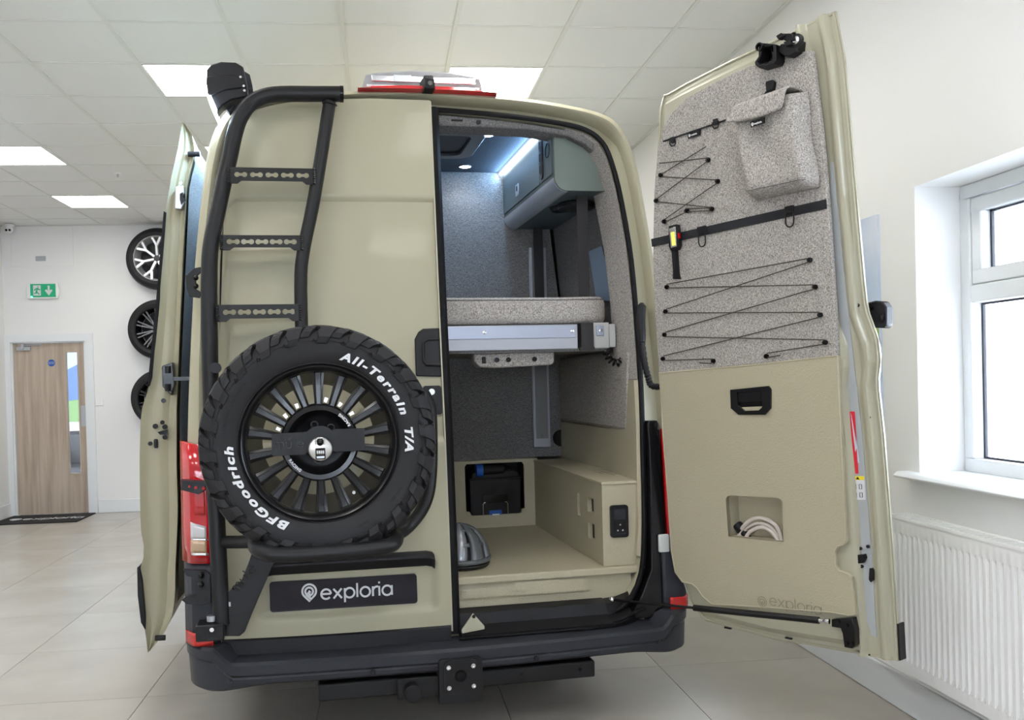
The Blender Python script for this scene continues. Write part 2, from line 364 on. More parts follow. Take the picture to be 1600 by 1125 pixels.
skirting('baseboard_back', [(-3.30,XR,YB-.018,YB)]); skirting('baseboard_right', [(XR-.02,XR,YF,YB-.02)]); skirting('baseboard_left', [(XL,XL+.018,YF,YB-.03)])
# entrance door
d = MB().box(DX0+.0,DX0+.028,YB+.0,YB+.12,0,DZ,RM).box(DX1-.028,DX1,YB,YB+.12,0,DZ,RM).box(DX0,DX1,YB,YB+.12,DZ-.02,DZ,RM)
d.box(DX1-.005,DX1+.08,YB-.02,YB,0,DZ+.075,RM).box(XL,DX1-.005,YB-.02,YB,DZ-.01,DZ+.075,RM).box(XL+.001,DX0+.012,YB-.02,YB,0,DZ-.01,RM)
door = d.build('door_1', UPVC, bevel=.004, kind='structure')
l = MB(); lx0, lx1 = DX0+.03, DX1-.03; gx, gX, gz0, gz1 = -3.625, -3.487, .46, 1.86
for q in ((lx0,gx,.01,DZ-.024),(gX,lx1,.01,DZ-.024),(gx,gX,.01,gz0),(gx,gX,gz1,DZ-.024)): l.box(q[0],q[1],YB+.03,YB+.074,q[2],q[3],RM)
l.build('door_leaf', WOOD, door)
b = MB()
for q in ((gx-.012,gx+.006,gz0-.01,gz1+.01),(gX-.006,gX+.012,gz0-.01,gz1+.01),(gx+.006,gX-.006,gz0-.01,gz0+.006),(gx+.006,gX-.006,gz1-.006,gz1+.01)): b.box(q[0],q[1],YB+.022,YB+.08,q[2],q[3],RM)
b.build('glazing_bead', WOOD, door); MB().box(gx+.004,gX-.004,YB+.05,YB+.056,gz0,gz1,RM).build('vision_pane', GLASS, door)
c = MB().box(-4.15,-4.0,YB+.0,YB+.03,1.885,1.93,RM).box(-4.07,-3.87,YB-.012,YB-.0,1.94,1.955,RM).box(-4.09,-4.06,YB-.03,YB-.001,1.90,1.96,RM)
c.build('door_closer', ALU, door, bevel=.004)
MB().box(-3.47,-3.42,YB+.026,YB+.031,1.0,1.24,RM).build('push_plate', ALU, door)
MB().prism(arc(-3.778,1.738,.04,0,345,23), YB+.026, YB+.0305, lambda a,z,y: RM(a,y,z)).build('round_sticker', BLUE, door, label='round blue fire door sticker')
MB().text('FIRE DOOR', .014, YB+.0245, YB+.026, lambda a,z,y: RM(-3.778+a,y,1.742+z), align='CENTER').text('KEEP SHUT', .014, YB+.0245, YB+.026, lambda a,z,y: RM(-3.778+a,y,1.725+z), align='CENTER').build('sticker_print', WHITE, door)
# room beyond the entrance door
for nm, q in (('floor',(-5.2,-2.4,YB+.2,YB+3.2,-.1,0)),('wall_left',(-5.3,-5.2,YB+.12,YB+3.2,0,2.6)),('wall_right',(-2.4,-2.3,YB+.12,YB+3.2,0,2.6)),('wall_back',(-5.2,-2.4,YB+3.1,YB+3.2,0,2.6)),('ceiling',(-5.2,-2.4,YB+.12,YB+3.2,2.6,2.7))):
    MB().box(*q,RM).build(nm, WALLM, kind='structure')
lb = thing('ceiling_light', 'added unseen round light on the lobby ceiling beyond the oak door', 'ceiling light', RM(-3.8,YB+1.6,2.57))  # unseen lamp added to light the lobby box
MB().cyl(RM(-3.8,YB+1.6,2.59),.2,.03,(0,0,-1),24).build('diffuser', LIGHTM, lb)
P = thing('wall_poster', 'poster of a blue pickup on grass seen through the oak door glass', 'poster', RM(-4.4,YB+3.09,1.0))
MB().box(-5.1,-4.0,YB+3.085,YB+3.098,.95,2.2,RM).build('poster_sheet', mat('poster_sky',(.62,.74,.86),.6), P)
MB().box(-5.1,-4.0,YB+3.078,YB+3.085,.95,1.32,RM).build('grass_print', mat('poster_grass',(.30,.5,.2),.6), P)
MB().prism([(-4.75,1.25),(-4.2,1.32),(-4.15,1.5),(-4.25,1.75),(-4.5,1.8),(-4.7,1.7),(-4.78,1.5)], YB+3.07, YB+3.078, lambda a,z,y: RM(a,y,z)).build('pickup_print', mat('poster_blue',(.16,.27,.55),.6), P)
S = thing('armchair', 'dark grey armchair seen low through the oak door glass', 'armchair', RM(-4.15,YB+1.9,0))
DK = mat('dark_leather',(.03,.03,.035),.45)
MB().box(-4.5,-3.85,YB+1.5,YB+2.2,.1,.42,RM).build('seat', DK, S, bevel=.04); MB().box(-4.5,-3.85,YB+2.1,YB+2.35,.3,.85,RM).build('backrest', DK, S, bevel=.05)
MB().box(-3.95,-3.78,YB+1.5,YB+2.3,.1,.62,RM).build('armrest', DK, S, bevel=.04); MB().box(-4.57,-4.4,YB+1.5,YB+2.3,.1,.62,RM).build('armrest', DK, S, bevel=.04)
for a,b_ in ((-4.5,1.55),(-3.88,1.55),(-4.5,2.2),(-3.88,2.2)): MB().cyl(RM(a,YB+b_,0),.02,.11,(0,0,1),8).build('leg', CHROME, S)
# hatch, exit sign, switch, camera, sensor
H = thing('access_hatch', 'flush white access hatch high on the back wall above the exit sign', 'hatch', RM(-3.83,YB,2.84))
MB().box(-4.165,-3.485,YB-.006,YB,2.842,3.296,RM).build('hatch_panel', WALLM, H, bevel=.002)
MB().box(-3.90,-3.79,YB-.016,YB-.006,2.90,2.955,RM).build('hatch_latch', ALU, H, bevel=.003)
E_ = thing('exit_sign', 'green running man exit sign with down arrow above the oak door', 'sign', RM(-3.81,YB,2.48))
MB().prism([(-3.99,2.47),(-3.66,2.47),(-3.645,2.55),(-3.66,2.645),(-3.985,2.645),(-4.0,2.56)], YB-.045, YB, lambda a,z,y: RM(a,y,z)).build('sign_case', ENAMEL, E_, bevel=.005)
MB().box(-3.955,-3.68,YB-.05,YB-.045,2.485,2.635,RM).build('sign_face', GREEN, E_)
sg = lambda a,z,y: RM(-3.955+a*.275,y,2.485+z*.15)
MB().prism([(.12,.12),(.42,.12),(.42,.9),(.12,.9)], YB-.053, YB-.05, sg).build('doorway_symbol', WHITE, E_)
MB().prism([(.73,.12),(.89,.5),(.82,.58),(.77,.46),(.77,.86),(.70,.86),(.70,.46),(.65,.58),(.58,.5)], YB-.054, YB-.05, sg).build('arrow_symbol', WHITE, E_)
mm = MB().prism(arc(.31,.78,.035,0,330,10), YB-.056, YB-.053, sg)
mm.strokes([[(.30,.7),(.25,.45)],[(.25,.45),(.30,.3),(.36,.2)],[(.25,.45),(.22,.28),(.14,.28)],[(.30,.68),(.22,.62),(.17,.5)],[(.30,.68),(.36,.55),(.41,.58)]], .05, YB-.056, YB-.053, sg).build('running_figure', GREEN, E_)
MB().cyl(RM(-3.94,YB-.05,2.49),.008,.006,(-math.sin(RA),-math.cos(RA),0),8).build('status_lamp', mat('green_led',(.1,.9,.6),.4,emit=(.1,1,.6),es=4), E_)
sw = thing('wall_switch', 'white square wall switch plate right of the oak door', 'switch', RM(-3.25,YB,1.22))
MB().box(-3.295,-3.205,YB-.012,YB,1.235,1.32,RM).build('plate', ENAMEL, sw, bevel=.004); MB().box(-3.262,-3.238,YB-.018,YB-.012,1.26,1.295,RM).build('rocker', ENAMEL, sw, bevel=.002)
cc = thing('security_camera', 'small white dome security camera in the back left ceiling corner', 'camera', RM(-4.13,10.3,3.2))
MB().cyl(RM(-4.13,10.38,3.298),.055,.03,(0,0,-1),16,.05).build('mount', ENAMEL, cc); MB().ball(RM(-4.125,10.36,3.235),.045).build('camera_ball', ENAMEL, cc)
e = MB()
for dx in (-.018,.018): e.cyl(RM(-4.122+dx,10.32,3.225),.013,.008,(-math.sin(RA),-math.cos(RA),0),10)
e.build('lens', BLACK, cc)
sp = thing('sprinkler_head', 'tiny sprinkler head on the ceiling right of the small light panel', 'sprinkler', RM(-2.263,8.0,3.28))
MB().cyl(RM(-2.263,8.0,3.306),.035,.008,(0,0,-1),14).build('rose', ENAMEL, sp); MB().cyl(RM(-2.263,8.0,3.298),.008,.025,(0,0,-1),8).build('nozzle', CHROME, sp)
# mat
mt = thing('entrance_mat', 'charcoal entrance mat with white lettering in front of the oak door', 'mat', RM(-3.75,10.15,0))
MB().box(-4.22,-3.32,9.83,10.46,0,.012,RM).build('mat_pile', MATM, mt, bevel=.004)
pl, _ = word('exploria', -3.98, 10.08, .085); pl += pin(-4.07, 10.14, .055)
MB().strokes(pl, .015, .012, .0135, lambda a,b,c: RM(a,b,c)).build('lettering', WHITE, mt)
# radiator
R_ = thing('radiator', 'white ribbed panel radiator under the window', 'radiator', RM(2.06,2.6,.1))
ry0, ry1, rz0, rz1 = 1.75, 3.352, .235, .835
rx = 1.995
m = MB(); pts = []; pitch = .0333; n = int((ry1-ry0-.06)/pitch)
prof = [(ry0,0),(ry0+.03,0)]
for k in range(n):
    y = ry0+.03+k*pitch; prof += [(y+.006,0),(y+.011,.006),(y+.022,.006),(y+.027,0)]
prof += [(ry1-.03,0),(ry1,0)]
zs = [(rz0,0),(rz0+.045,0),(rz0+.062,1),(rz1-.075,1),(rz1-.058,0),(rz1,0)]
m.grid(lambda i,j: RM(rx+prof[i][1]*zs[j][1]*1.6, prof[i][0], zs[j][0]), len(prof), len(zs))
m.build('front_panel', ENAMEL, R_)
MB().box(rx+.012,rx+.016,ry0,ry1,rz0+.0,rz1,RM).box(rx+.06,rx+.07,ry0,ry1,rz0,rz1,RM).build('rear_panel', ENAMEL, R_)
MB().box(rx,rx+.075,ry1-.002,ry1+.006,rz0+.01,rz1+.004,RM).build('side_cover', ENAMEL, R_, bevel=.003); MB().box(rx,rx+.075,ry0-.006,ry0+.002,rz0+.01,rz1+.004,RM).build('side_cover', ENAMEL, R_, bevel=.003)
g = MB().box(rx-.004,rx+.006,ry0,ry1,rz1-.004,rz1+.008,RM).box(rx+.068,rx+.078,ry0,ry1,rz1-.004,rz1+.008,RM)
for k in range(60):
    y = ry0+.02+k*.0265; g.box(rx+.006,rx+.068,y,y+.014,rz1,rz1+.005,RM)
g.build('top_grille', ENAMEL, R_, kind='stuff')
for y in (ry0+.2, ry1-.24): MB().box(rx+.075,XR-.001,y,y+.04,rz0+.1,rz1-.1,RM).build('wall_bracket', ENAMEL, R_)
pp = thing('heating_pipe', 'white heating pipe running along the skirting below the radiator', 'pipe', RM(2.08,3,.19))
MB().tube([RM(2.085,1.0,.18),RM(2.085,3.6,.18)], .011, 8).build('pipe', ENAMEL, pp); 
# poster on right wall
Q = thing('wall_picture', 'tall picture of sky and green field on the right wall behind the open door', 'picture', RM(XR,4.2,1.18))
MB().box(XR-.012,XR,3.575,4.7,1.18,2.078,RM).build('sky_print', mat('print_sky',(.52,.62,.80),.5,mix=((.72,.76,.86),2,.4,.6,3,(1,1,1))), Q)
MB().box(XR-.0135,XR-.012,3.575,4.7,1.18,1.68,RM).build('field_print', mat('print_field',(.25,.42,.06),.5,mix=((.42,.55,.14),9,.4,.6,4,(1,1,1))), Q)
MB().box(XR-.015,XR-.0135,3.575,4.7,1.18,1.42,RM).build('vehicle_print', mat('print_vehicle',(.06,.07,.10),.4,mix=((.2,.22,.3),14,.4,.6,4,(1,1,1))), Q)
# wheels on the back wall
def wall_wheel(X, z, R, label, n, spoke_m, kind):
    t = thing('display_wheel', label, 'wheel', RM(X,YB-.1,z-R), 'display wheels on the back wall')
    ax = Vector(RM(0,-1,0))-Vector(RM(0,0,0)); c = Vector(RM(X,YB,z))
    MB().lathe([(R*.70,.03),(R*.84,.01),(R*.97,.04),(R,.09),(R,.16),(R*.96,.2),(R*.84,.225),(R*.74,.215),(R*.72,.20),(R*.70,.2)], c, ax, 56).build('tyre', RUBBER, t)
    MB().lathe([(R*.73,.215),(R*.70,.222),(R*.685,.20),(R*.66,.06),(R*.64,.05)], c, ax, 48).build('rim', spoke_m if kind==0 else RIMB, t)
    MB().cyl(c+ax*.03, R*.62, .01, ax, 32).build('brake_backing', BLACK, t)
    MB().cyl(c+ax*.14, R*.13, .05, ax, 20).build('hub_cap', RIMB, t)
    u = Vector((0,0,1)); v = ax.cross(u)
    for k in range(n):
        a = 2*pi*k/n
        segs = [((.1,a),(.42,a)),((.42,a),(.70,a-.19)),((.42,a),(.70,a+.19))] if kind==0 else [((.1,a-.05),(.70,a-.09)),((.1,a+.05),(.70,a+.09))]
        s = MB()
        for (r0,a0),(r1,a1) in segs:
            p = c+ax*.19+R*r0*(math.cos(a0)*u+math.sin(a0)*v); q = c+ax*.205+R*r1*(math.cos(a1)*u+math.sin(a1)*v)
            dr = (q-p).normalized(); sd = ax.cross(dr); w_ = R*.048 if kind==0 else R*.03
            s.hexa([p-sd*w_-ax*.03,q-sd*w_-ax*.03,q+sd*w_-ax*.03,p+sd*w_-ax*.03,p-sd*w_*.7,q-sd*w_*.7,q+sd*w_*.7,p+sd*w_*.7])
        s.build('spoke', spoke_m, t)
SILV = mat('machined_alloy',(.72,.72,.74),.3,.5)
wall_wheel(-2.515,2.888,.35,'silver Y spoked display wheel, topmost on the back wall',7,SILV,0)
wall_wheel(-2.53,2.085,.34,'dark multi spoked display wheel in the middle of the wall stack',10,mat('graphite_alloy',(.16,.16,.165),.3,.7),1)
wall_wheel(-2.53,1.30,.33,'black display wheel lowest on the back wall behind the sliding door',10,RIMB,1)

# ================================================================== VAN BODY
van = thing('camper_van', 'sand coloured camper van with rear door and side door open', 'van', (0,2.5,0))
OUTL = [(0,2.660),(.25,2.655),(.45,2.643),(.65,2.614),(.76,2.590),(.835,2.553),(.885,2.475),(.925,2.34),(.968,2.0),(.988,1.75),(1.008,1.4),(1.018,1.1),(1.02,.85),(1.015,.60),(.985,.45),(.96,.36),(.5,.35),(0,.35)]
OPEN = [(0,2.575),(.25,2.562),(.45,2.545),(.62,2.522),(.70,2.498),(.75,2.462),(.787,2.40),(.824,2.25),(.857,2.0),(.869,1.75),(.869,1.4),(.857,1.1),(.847,.80),(.822,.58),(.75,.46),(.64,.415),(.4,.40),(0,.40)]
def dens(P, n=3):
    out = []
    S = smooth_path([(a,0,b) for a,b in P], n)
    return [(p.x,p.z) for p in S]
OU, OP = dens(OUTL), dens(OPEN)
def ring_loop(P, yf): return [(x, yf(z), z) for x,z in P]+[(-x, yf(z), z) for x,z in P[-2:0:-1]]
def lerp2(A, B, t): return [(a[0]+(b[0]-a[0])*t, a[1]+(b[1]-a[1])*t) for a,b in zip(A,B)]
def inset(P, d):   # move a half outline towards the middle of the opening
    return [(x-d*min(1,x/.3) if z > .42 else max(0,x-d*min(1,x/.3)), z-d*.9 if z > 2.3 else (z+d*.6 if z < .55 else z)) for x,z in P]
lo = [ring_loop(OU, lambda z: .42), ring_loop(OU, lambda z: yr(z)+.10), ring_loop(lerp2(OU,OP,.13), lambda z: yr(z)+.055), ring_loop(lerp2(OU,OP,.32), lambda z: yr(z)+.042),
      ring_loop(lerp2(OU,OP,.40), lambda z: yr(z)+.05), ring_loop(lerp2(OU,OP,.50), lambda z: yr(z)+.085+.05*ss(2.42,2.52,z)), ring_loop(lerp2(OU,OP,.82), lambda z: yr(z)+.09+.045*ss(2.42,2.52,z)), ring_loop(OP, lambda z: yr(z)+.075),
      ring_loop(inset(OP,.004), lambda z: yr(z)+.08), ring_loop(inset(OP,.006), lambda z: yr(z)+.16)]
fr_ = MB().loft(lo, cap=False).build('rear_frame', PAINT, van, ang=50)
def capz(P, c, k=1): return [(x*k, min(z, c-.0*x)) for x,z in P]
ls = [[(x,.42,z) for x,y,z in ring_loop(OU, lambda z: 0)]]
for y,c,k in ((1.5,9,1),(3,9,1),(4.5,9,1),(4.9,2.6,.99),(5.3,2.05,.97),(5.6,1.55,.93),(5.95,1.2,.86),(6.05,.9,.8)):
    ls.append([(x*k,y,min(z,c)) for x,_,z in ring_loop(OU, lambda z: 0)])
MB().loft(ls, cap=False).build('body_shell', PAINT, van, ang=40)
MB().box(-.8,.8,6.0,6.06,.4,.9).build('front_panel', BLACK, van, bevel=.02)
for sx in (-1,1):
    for yy in (1.95, 4.9):
        o = MB().lathe([(.2,.0),(.30,-.01),(.35,.01),(.36,.05),(.36,.18),(.35,.22),(.30,.24),(.2,.23)], (sx*.76-(.12 if sx>0 else -.12)*0-.115,yy,.362), (1,0,0), 32).build('road_tyre', RUBBER, van)
        MB().cyl((sx*.76-.09,yy,.362), .21, .18, (1,0,0), 24).build('wheel_disc', DGREY, o)
MB().box(-.86,.86,.22,1.5,.26,.345).box(-.9,-.8,2.4,4.4,.2,.36).box(.8,.9,2.4,4.4,.2,.36).box(-.75,.75,2.4,4.4,.24,.345).box(-.55,.55,1.85,2.05,.24,.345).box(-.45,-.35,.0,4.6,.30,.40).box(.35,.45,.0,4.6,.30,.40).build('added_underbody', BLACK, van, kind='stuff')  # black boxes added under the body to deepen the shadow on the floor
# roof items on the van
m = MB(); 
m.loft([[V(x0,z0,n0) for x0,z0,n0 in ((xa,2.632,-.02),(xb,za,-.02+.0),(xb,za,-.07),(xa,2.632,-.07))] for xa,xb,za in ((-.31,-.31,2.636),)] , cap=False) if 0 else None
brk = MB().loft([[( x,y,z) for y,z in ((.225,zb+.012),(.235,zt),(.27,zt+.006),(.31,zt+.004),(.31,zb))] for x,zb,zt in ((-.305,2.630,2.633),(-.25,2.631,2.654),(-.1,2.633,2.662),(.1,2.633,2.662),(.19,2.632,2.656),(.285,2.629,2.634))]).build('high_brake_light', RED, van, bevel=.002)
cm = MB().loft([[(x+dx,y,z) for dx,z in ((-.024,zb),(.022,zb),(.018,zb+h),(-.02,zb+h))] for x,y,zb,h in ((-.010,.175,2.632,.04),(-.010,.20,2.632,.062),(-.010,.34,2.64,.075))])
co = cm.build('reversing_camera', BLACK, van, bevel=.004); MB().cyl((-.010,.175,2.652),.010,.006,(0,-1,0),14).build('lens', GLOSSB, co)
awn = thing('awning', 'black awning case with lit strip on the left roof edge', 'awning', (-.83,1.8,2.48))
y0 = .12; pp_ = [at(u,v,y0) for u,v in ((323,108),(330,100),(345,96),(368,97),(380,104),(385,125),(387,140),(386,151),(362,156),(347,165),(338,176),(333,170),(326,150),(322,130))]
AP = [(p.x,p.z) for p in pp_]
MB().prism(AP, .12, .20).build('end_cap', BLACK, awn, bevel=.006)
MB().prism([((x+.83)*.80-.795,(z-2.62)*.84+2.625) for x,z in AP], .20, 3.9).build('case', DGREY, awn)
q = [at(u,v,.115) for u,v in ((323,120),(365,116),(385,128),(386,136),(350,141),(330,150),(324,146))]
MB().prism([(p.x,p.z) for p in q], .112, .122).build('end_cap_rib', BLACK, awn, bevel=.003)
q = [at(u,v,.115) for u,v in ((325,152),(331,151),(340,172),(337,179))]
MB().prism([(p.x-.002,p.z) for p in q], .10, .24).build('led_strip', LEDM, awn)
al_ = bpy.data.lights.new('awning_lamp','AREA'); al_.shape = 'RECTANGLE'; al_.size = .02; al_.size_y = 3; al_.energy = 30; al_.color = (.42,.68,1)
ao_ = bpy.data.objects.new('lamp', al_); COL.objects.link(ao_); ao_.parent = awn; ao_.location = Vector((-.905,1.75,2.50))-Vector(awn.location); ao_.rotation_euler = (0, rad(32), 0)
for u,v in ((376,121),(381,135),(382,142)):
    p = at(u,v,.11); MB().cyl(p,.005,.006,(0,-1,0),10).build('screw', CHROME, awn)
# roof light (clear domed lid)
rl = thing('roof_light', 'clear silver domed roof light lid above the red brake light', 'roof light', (0,.7,2.64))
MB().loft([[(x,y,z) for y,z in ((.33,zb),(.325,zt-.012),(.36,zt),(.9,zt+.012),(.95,zb))] for x,zb,zt in ((-.275,2.65,2.70),(-.262,2.65,2.742),(-.22,2.65,2.752),(-.05,2.65,2.768),(.1,2.65,2.765),(.20,2.65,2.752),(.232,2.65,2.742),(.242,2.65,2.70))]).build('lid', mat('smoked_clear_acrylic',(.62,.64,.68),.08,coat=.4,trans=.5), rl, bevel=.004)
MB().box(-.24,.215,.318,.335,2.702,2.730).build('chrome_band', mat('chrome_trim',(.75,.75,.78),.12,1), rl, bevel=.004)
MB().box(-.26,.23,.318,.335,2.672,2.690).build('lower_band', mat('chrome_trim2',(.6,.6,.63),.2,.9), rl, bevel=.003)
MB().box(-.145,-.07,.312,.319,2.700,2.732).build('catch', ALU, rl, bevel=.003)
# ------------------------------------------------ closed left rear door
def xl(z): return interp(z, [.4,1.0,1.4,1.68,2.1,2.3,2.40,2.452,2.50,2.53,2.555,2.572,2.585,2.592], [-.905,-.905,-.895,-.877,-.855,-.842,-.828,-.812,-.778,-.735,-.66,-.56,-.42,-.26])
def dn(x, z):
    n = -.045*(abs(x)/.9)**3
    L = ss(-.868,-.85,x) if z < 2.05 else ss(-.868,-.85,x - 0*z)
    cx, cz, R = -.78, 2.10, .07
    if x < cx and z > cz: d = R-math.hypot(x-cx,z-cz)
    else: d = min(x+.85, 2.17-z)
    inside = ss(-.006,.006,d)*ss(1.17,1.20,z)
    n -= .013*inside
    r = ss(-.765,-.73,x)*ss(-.045,-.085,x)*ss(.505,.535,z)*(1-ss(.69,.70,z))
    return n-.02*r
nx_, nz_ = 90, 200
zz = [.445+(2.592-.445)*j/(nz_-1) for j in range(nz_)]
def dg(i, j):
    z = zz[j]; a = xl(z); x = a+(-.008-a)*(i/(nx_-1)); return V(x, z, dn(x,z))
ldm = MB().grid(dg, nx_, nz_)
def dg2(i, j):
    z = zz[j]; a = xl(z); x = a+(-.008-a)*(i/29); return V(x, z, -.07)
ldm.grid(dg2, 30, nz_)
ld = ldm.build('rear_door', PAINT, van, label='closed left rear door')
LD = ld
def onld(x, z, n=0): return V(x, z, dn(x,z)+n)
MB().loft([[V(-.89,z,nn-.03) if 0 else onld(x,z,nn) for z,nn in ((.375,-.02),(.375,.004),(.38,.012),(.438,.006),(.445,0),(.445,-.02))] for x in (-.895,-.8,-.6,-.4,-.2,-.012)]).build('lower_moulding', BLACK, LD)
MB().loft([[onld(x,z,nn) for z,nn in ((zt-.058,-.005),(zt-.062,.022),(zt-.02,.03),(zt,.014),(zt,-.005))] for x,zt in ((-.745,.735),(-.7,.742),(-.4,.745),(-.10,.745),(-.078,.740),(-.068,.73))]).build('plate_lamp_bar', BLACK, LD, bevel=.006)
MB().flat(rrect(-.713,-.14,.538,.654,.012), [], -.016, -.006, lambda a,b,c: V(a,b,c+dn(a,.6)+.017)).build('number_plate', PLATEM, LD)
pl, _ = word('exploria', -.516, .5785, .0373); pl += pin(-.562,.612,.0265)
MB().strokes(pl, .0075, 0, .0012, lambda a,b,c: V(a,b+.0,dn(a,.6)+.011+c)).build('plate_lettering', WHITE, LD)
# handle recess panel and lock plate at the meeting edge
h = MB().prism([(-.008,1.635),(-.075,1.633),(-.095,1.620),(-.112,1.59),(-.113,1.44),(-.008,1.435)], 0, .012, lambda a,b,c: onld(a,b,c))
h.build('handle_surround', BLACK, LD, bevel=.005)
h = MB().tube([onld(*p,.014) for p in ((-.01,1.590),(-.06,1.588),(-.078,1.575),(-.080,1.50),(-.070,1.485),(-.01,1.483))], .006, 8).build('handle_rim', BLACK, LD)
MB().flat(rrect(-.085,-.012,1.283,1.400,.01), [], 0, .008, onld).build('lock_plate', BLACK, LD)
MB().cyl(onld(-.052,1.375,.006), .013, .006, (0,-1,0), 20).build('key_barrel', CHROME, LD); 
# seal strip down the meeting edge
def es(z): return (0.0-.004, z)
zl = [.40+(2.575-.40)*k/24 for k in range(25)]
MB().loft([[(x,yr(z)+yy,z) for x,yy in ((-.006,.03),(.020,.028),(.034,.045),(.036,.075),(.022,.10),(-.006,.10))] for z in zl]).build('meeting_seal', SEAL, LD)
MB().loft([[(x,yr(z)+yy,z) for x,yy in ((-.009,-.001),(-.003,.0),(-.003,.03),(-.009,.03))] for z in [.42+(2.588-.42)*k/16 for k in range(17)]]).build('edge_flange', PAINT2, LD)
# aperture seal
sp_ = ring_loop(OP, lambda z: yr(z)+.066)
MB().tube(sp_, .0115, 8, closed=True).build('aperture_seal', SEAL, van)
# ------------------------------------------------ bumper
HP = [(-1.03,.60),(-1.043,.35),(-1.045,.20),(-1.035,.11),(-1.0,.03),(-.94,-.03),(-.86,-.068),(-.7,-.088),(-.45,-.102),(-.2,-.112),(0,-.115)]
PP = smooth_path([(a,b,0) for a,b in HP],4); PP = [(p.x,p.y) for p in PP]; PP = PP+[(-x,y) for x,y in PP[-2::-1]]
def bsec(i):
    x,y = PP[i]; a = PP[max(i-1,0)]; b = PP[min(i+1,len(PP)-1)]; tx,ty = b[0]-a[0], b[1]-a[1]; l = math.hypot(tx,ty); nx,ny = ty/l,-tx/l
    k = ss(.855,.93,abs(x)); zt = .382+.052*k; zb = .292-.03*ss(.7,1,abs(x)); w_ = .14-.07*k
    S = [(-w_,zt+.006),(-.012,zt),(0,zt-.01),(-.001,zt-.045),(-.012,zt-.055),(-.008,zt-.062),(-.012,zb+.012),(-.03,zb),(-.13,zb+.005)]
    return [(x+nx*o,y+ny*o,z) for o,z in S]
bi = [i for i,(x,y) in enumerate(PP)]
def seg(lo_, hi_): return [i for i in bi if lo_ <= PP[i][0] <= hi_]
bp = MB().loft([bsec(i) for i in seg(-.80,.80)]).build('bumper', DGREY, van, ang=30, label='black rear step bumper')
for nm, a, b in (('bumper_end',-2,-.79),('bumper_end',.79,2)):
    MB().loft([bsec(i) for i in seg(a,b)]).build(nm, DGREY, bp, ang=30)
def onb(u, v, yy=-.11): return at(u,v,yy)
for u,v,c in ((291+68,1064,0),(583,1050,1),(838,1028,1),(1029,1003,0)):
    p = at(u,v,-.118 if c else -.05)
    yb_ = interp(p.x,[a for a,b in PP],[b for a,b in PP]) if abs(p.x)<1.03 else .1
    p = at(u,v,yb_+.006); MB().cyl(p,.010,.010,(0.25*(p.x),-1,0),16).build('parking_sensor', BLACK if c else DGREY, bp)
# rear step deck (sill) of the open half
st = MB().loft([[(x,y,z) for y,z in ((-.02,.388),(-.022,.405),(.05,.425),(.065,.47),(.12,.478),(.12,.388))] for x in (.03,.2,.4,.6,.66)])
st.loft([[(x,y,z) for y,z in ((-.02+dy,.388),(-.022+dy,.40+dz),(.05+dy*.6,.422+dz),(.065,.465+dz),(.12,.474+dz),(.12,.388))] for x,dy,dz in ((.66,0,0),(.72,.02,.005),(.77,.05,.02),(.80,.08,.04))])
st.build('sill_step', BLACK, van, ang=30)
MB().tube([(x,-.018+max(0,(x-.6))*.25,.392+.05*ss(.6,.85,x)) for x in [.02+.04*k for k in range(21)]], .007, 8).build('sill_seal', SEAL, van)
tr = [at(u,v,-.03) for u,v in ((721,984),(739,958),(757,978),(757,983),(722,990))]
o = MB().prism([(p.x,p.z) for p in tr], -.034, -.026).build('striker_plate', PAINT2, van, bevel=.003); MB().cyl(at(740,963,-.036),.007,.006,(0,-1,0),10).build('bolt', BLACK, o)
# sills behind the step, pressed panel under the load floor
zf = .605
def sillf(i, j):
    x = -.80+1.60*i/60; z = .465+(.60-.465)*j/24
    d = 0
    if .06 < x < .60: 
        k = ss(.0,.02,(x-.28) if x < .44 else (.60-abs(z-.545)*.3-x)); tp = .575 if x > .28 else .56
        d = .020*min(ss(.505,.512,z),1-ss(tp-.006,tp,z))*(1 if x > .28+(.545-z) else .45)*ss(.62,.59,x)
    return (x, .135-d-(.012 if z>.592 else 0), z)
sl = MB().grid(sillf, 61, 25).build('sill_panel', TRIM, van, ang=60)
MB().lathe([(.0,.012),(.006,.012),(.008,.009),(.013,.009),(.015,.012),(.017,.012),(.019,0)], at(891,917,.128), (0,-1,0), 20).build('plug', TRIM, sl)
MB().box(-.83,.84,.105,.13,zf-.03,zf+.002).build('floor_edge', TRIM, van, bevel=.006)
MB().box(-.86,.86,.13,1.52,zf-.02,zf).build('load_floor', TRIM, van)
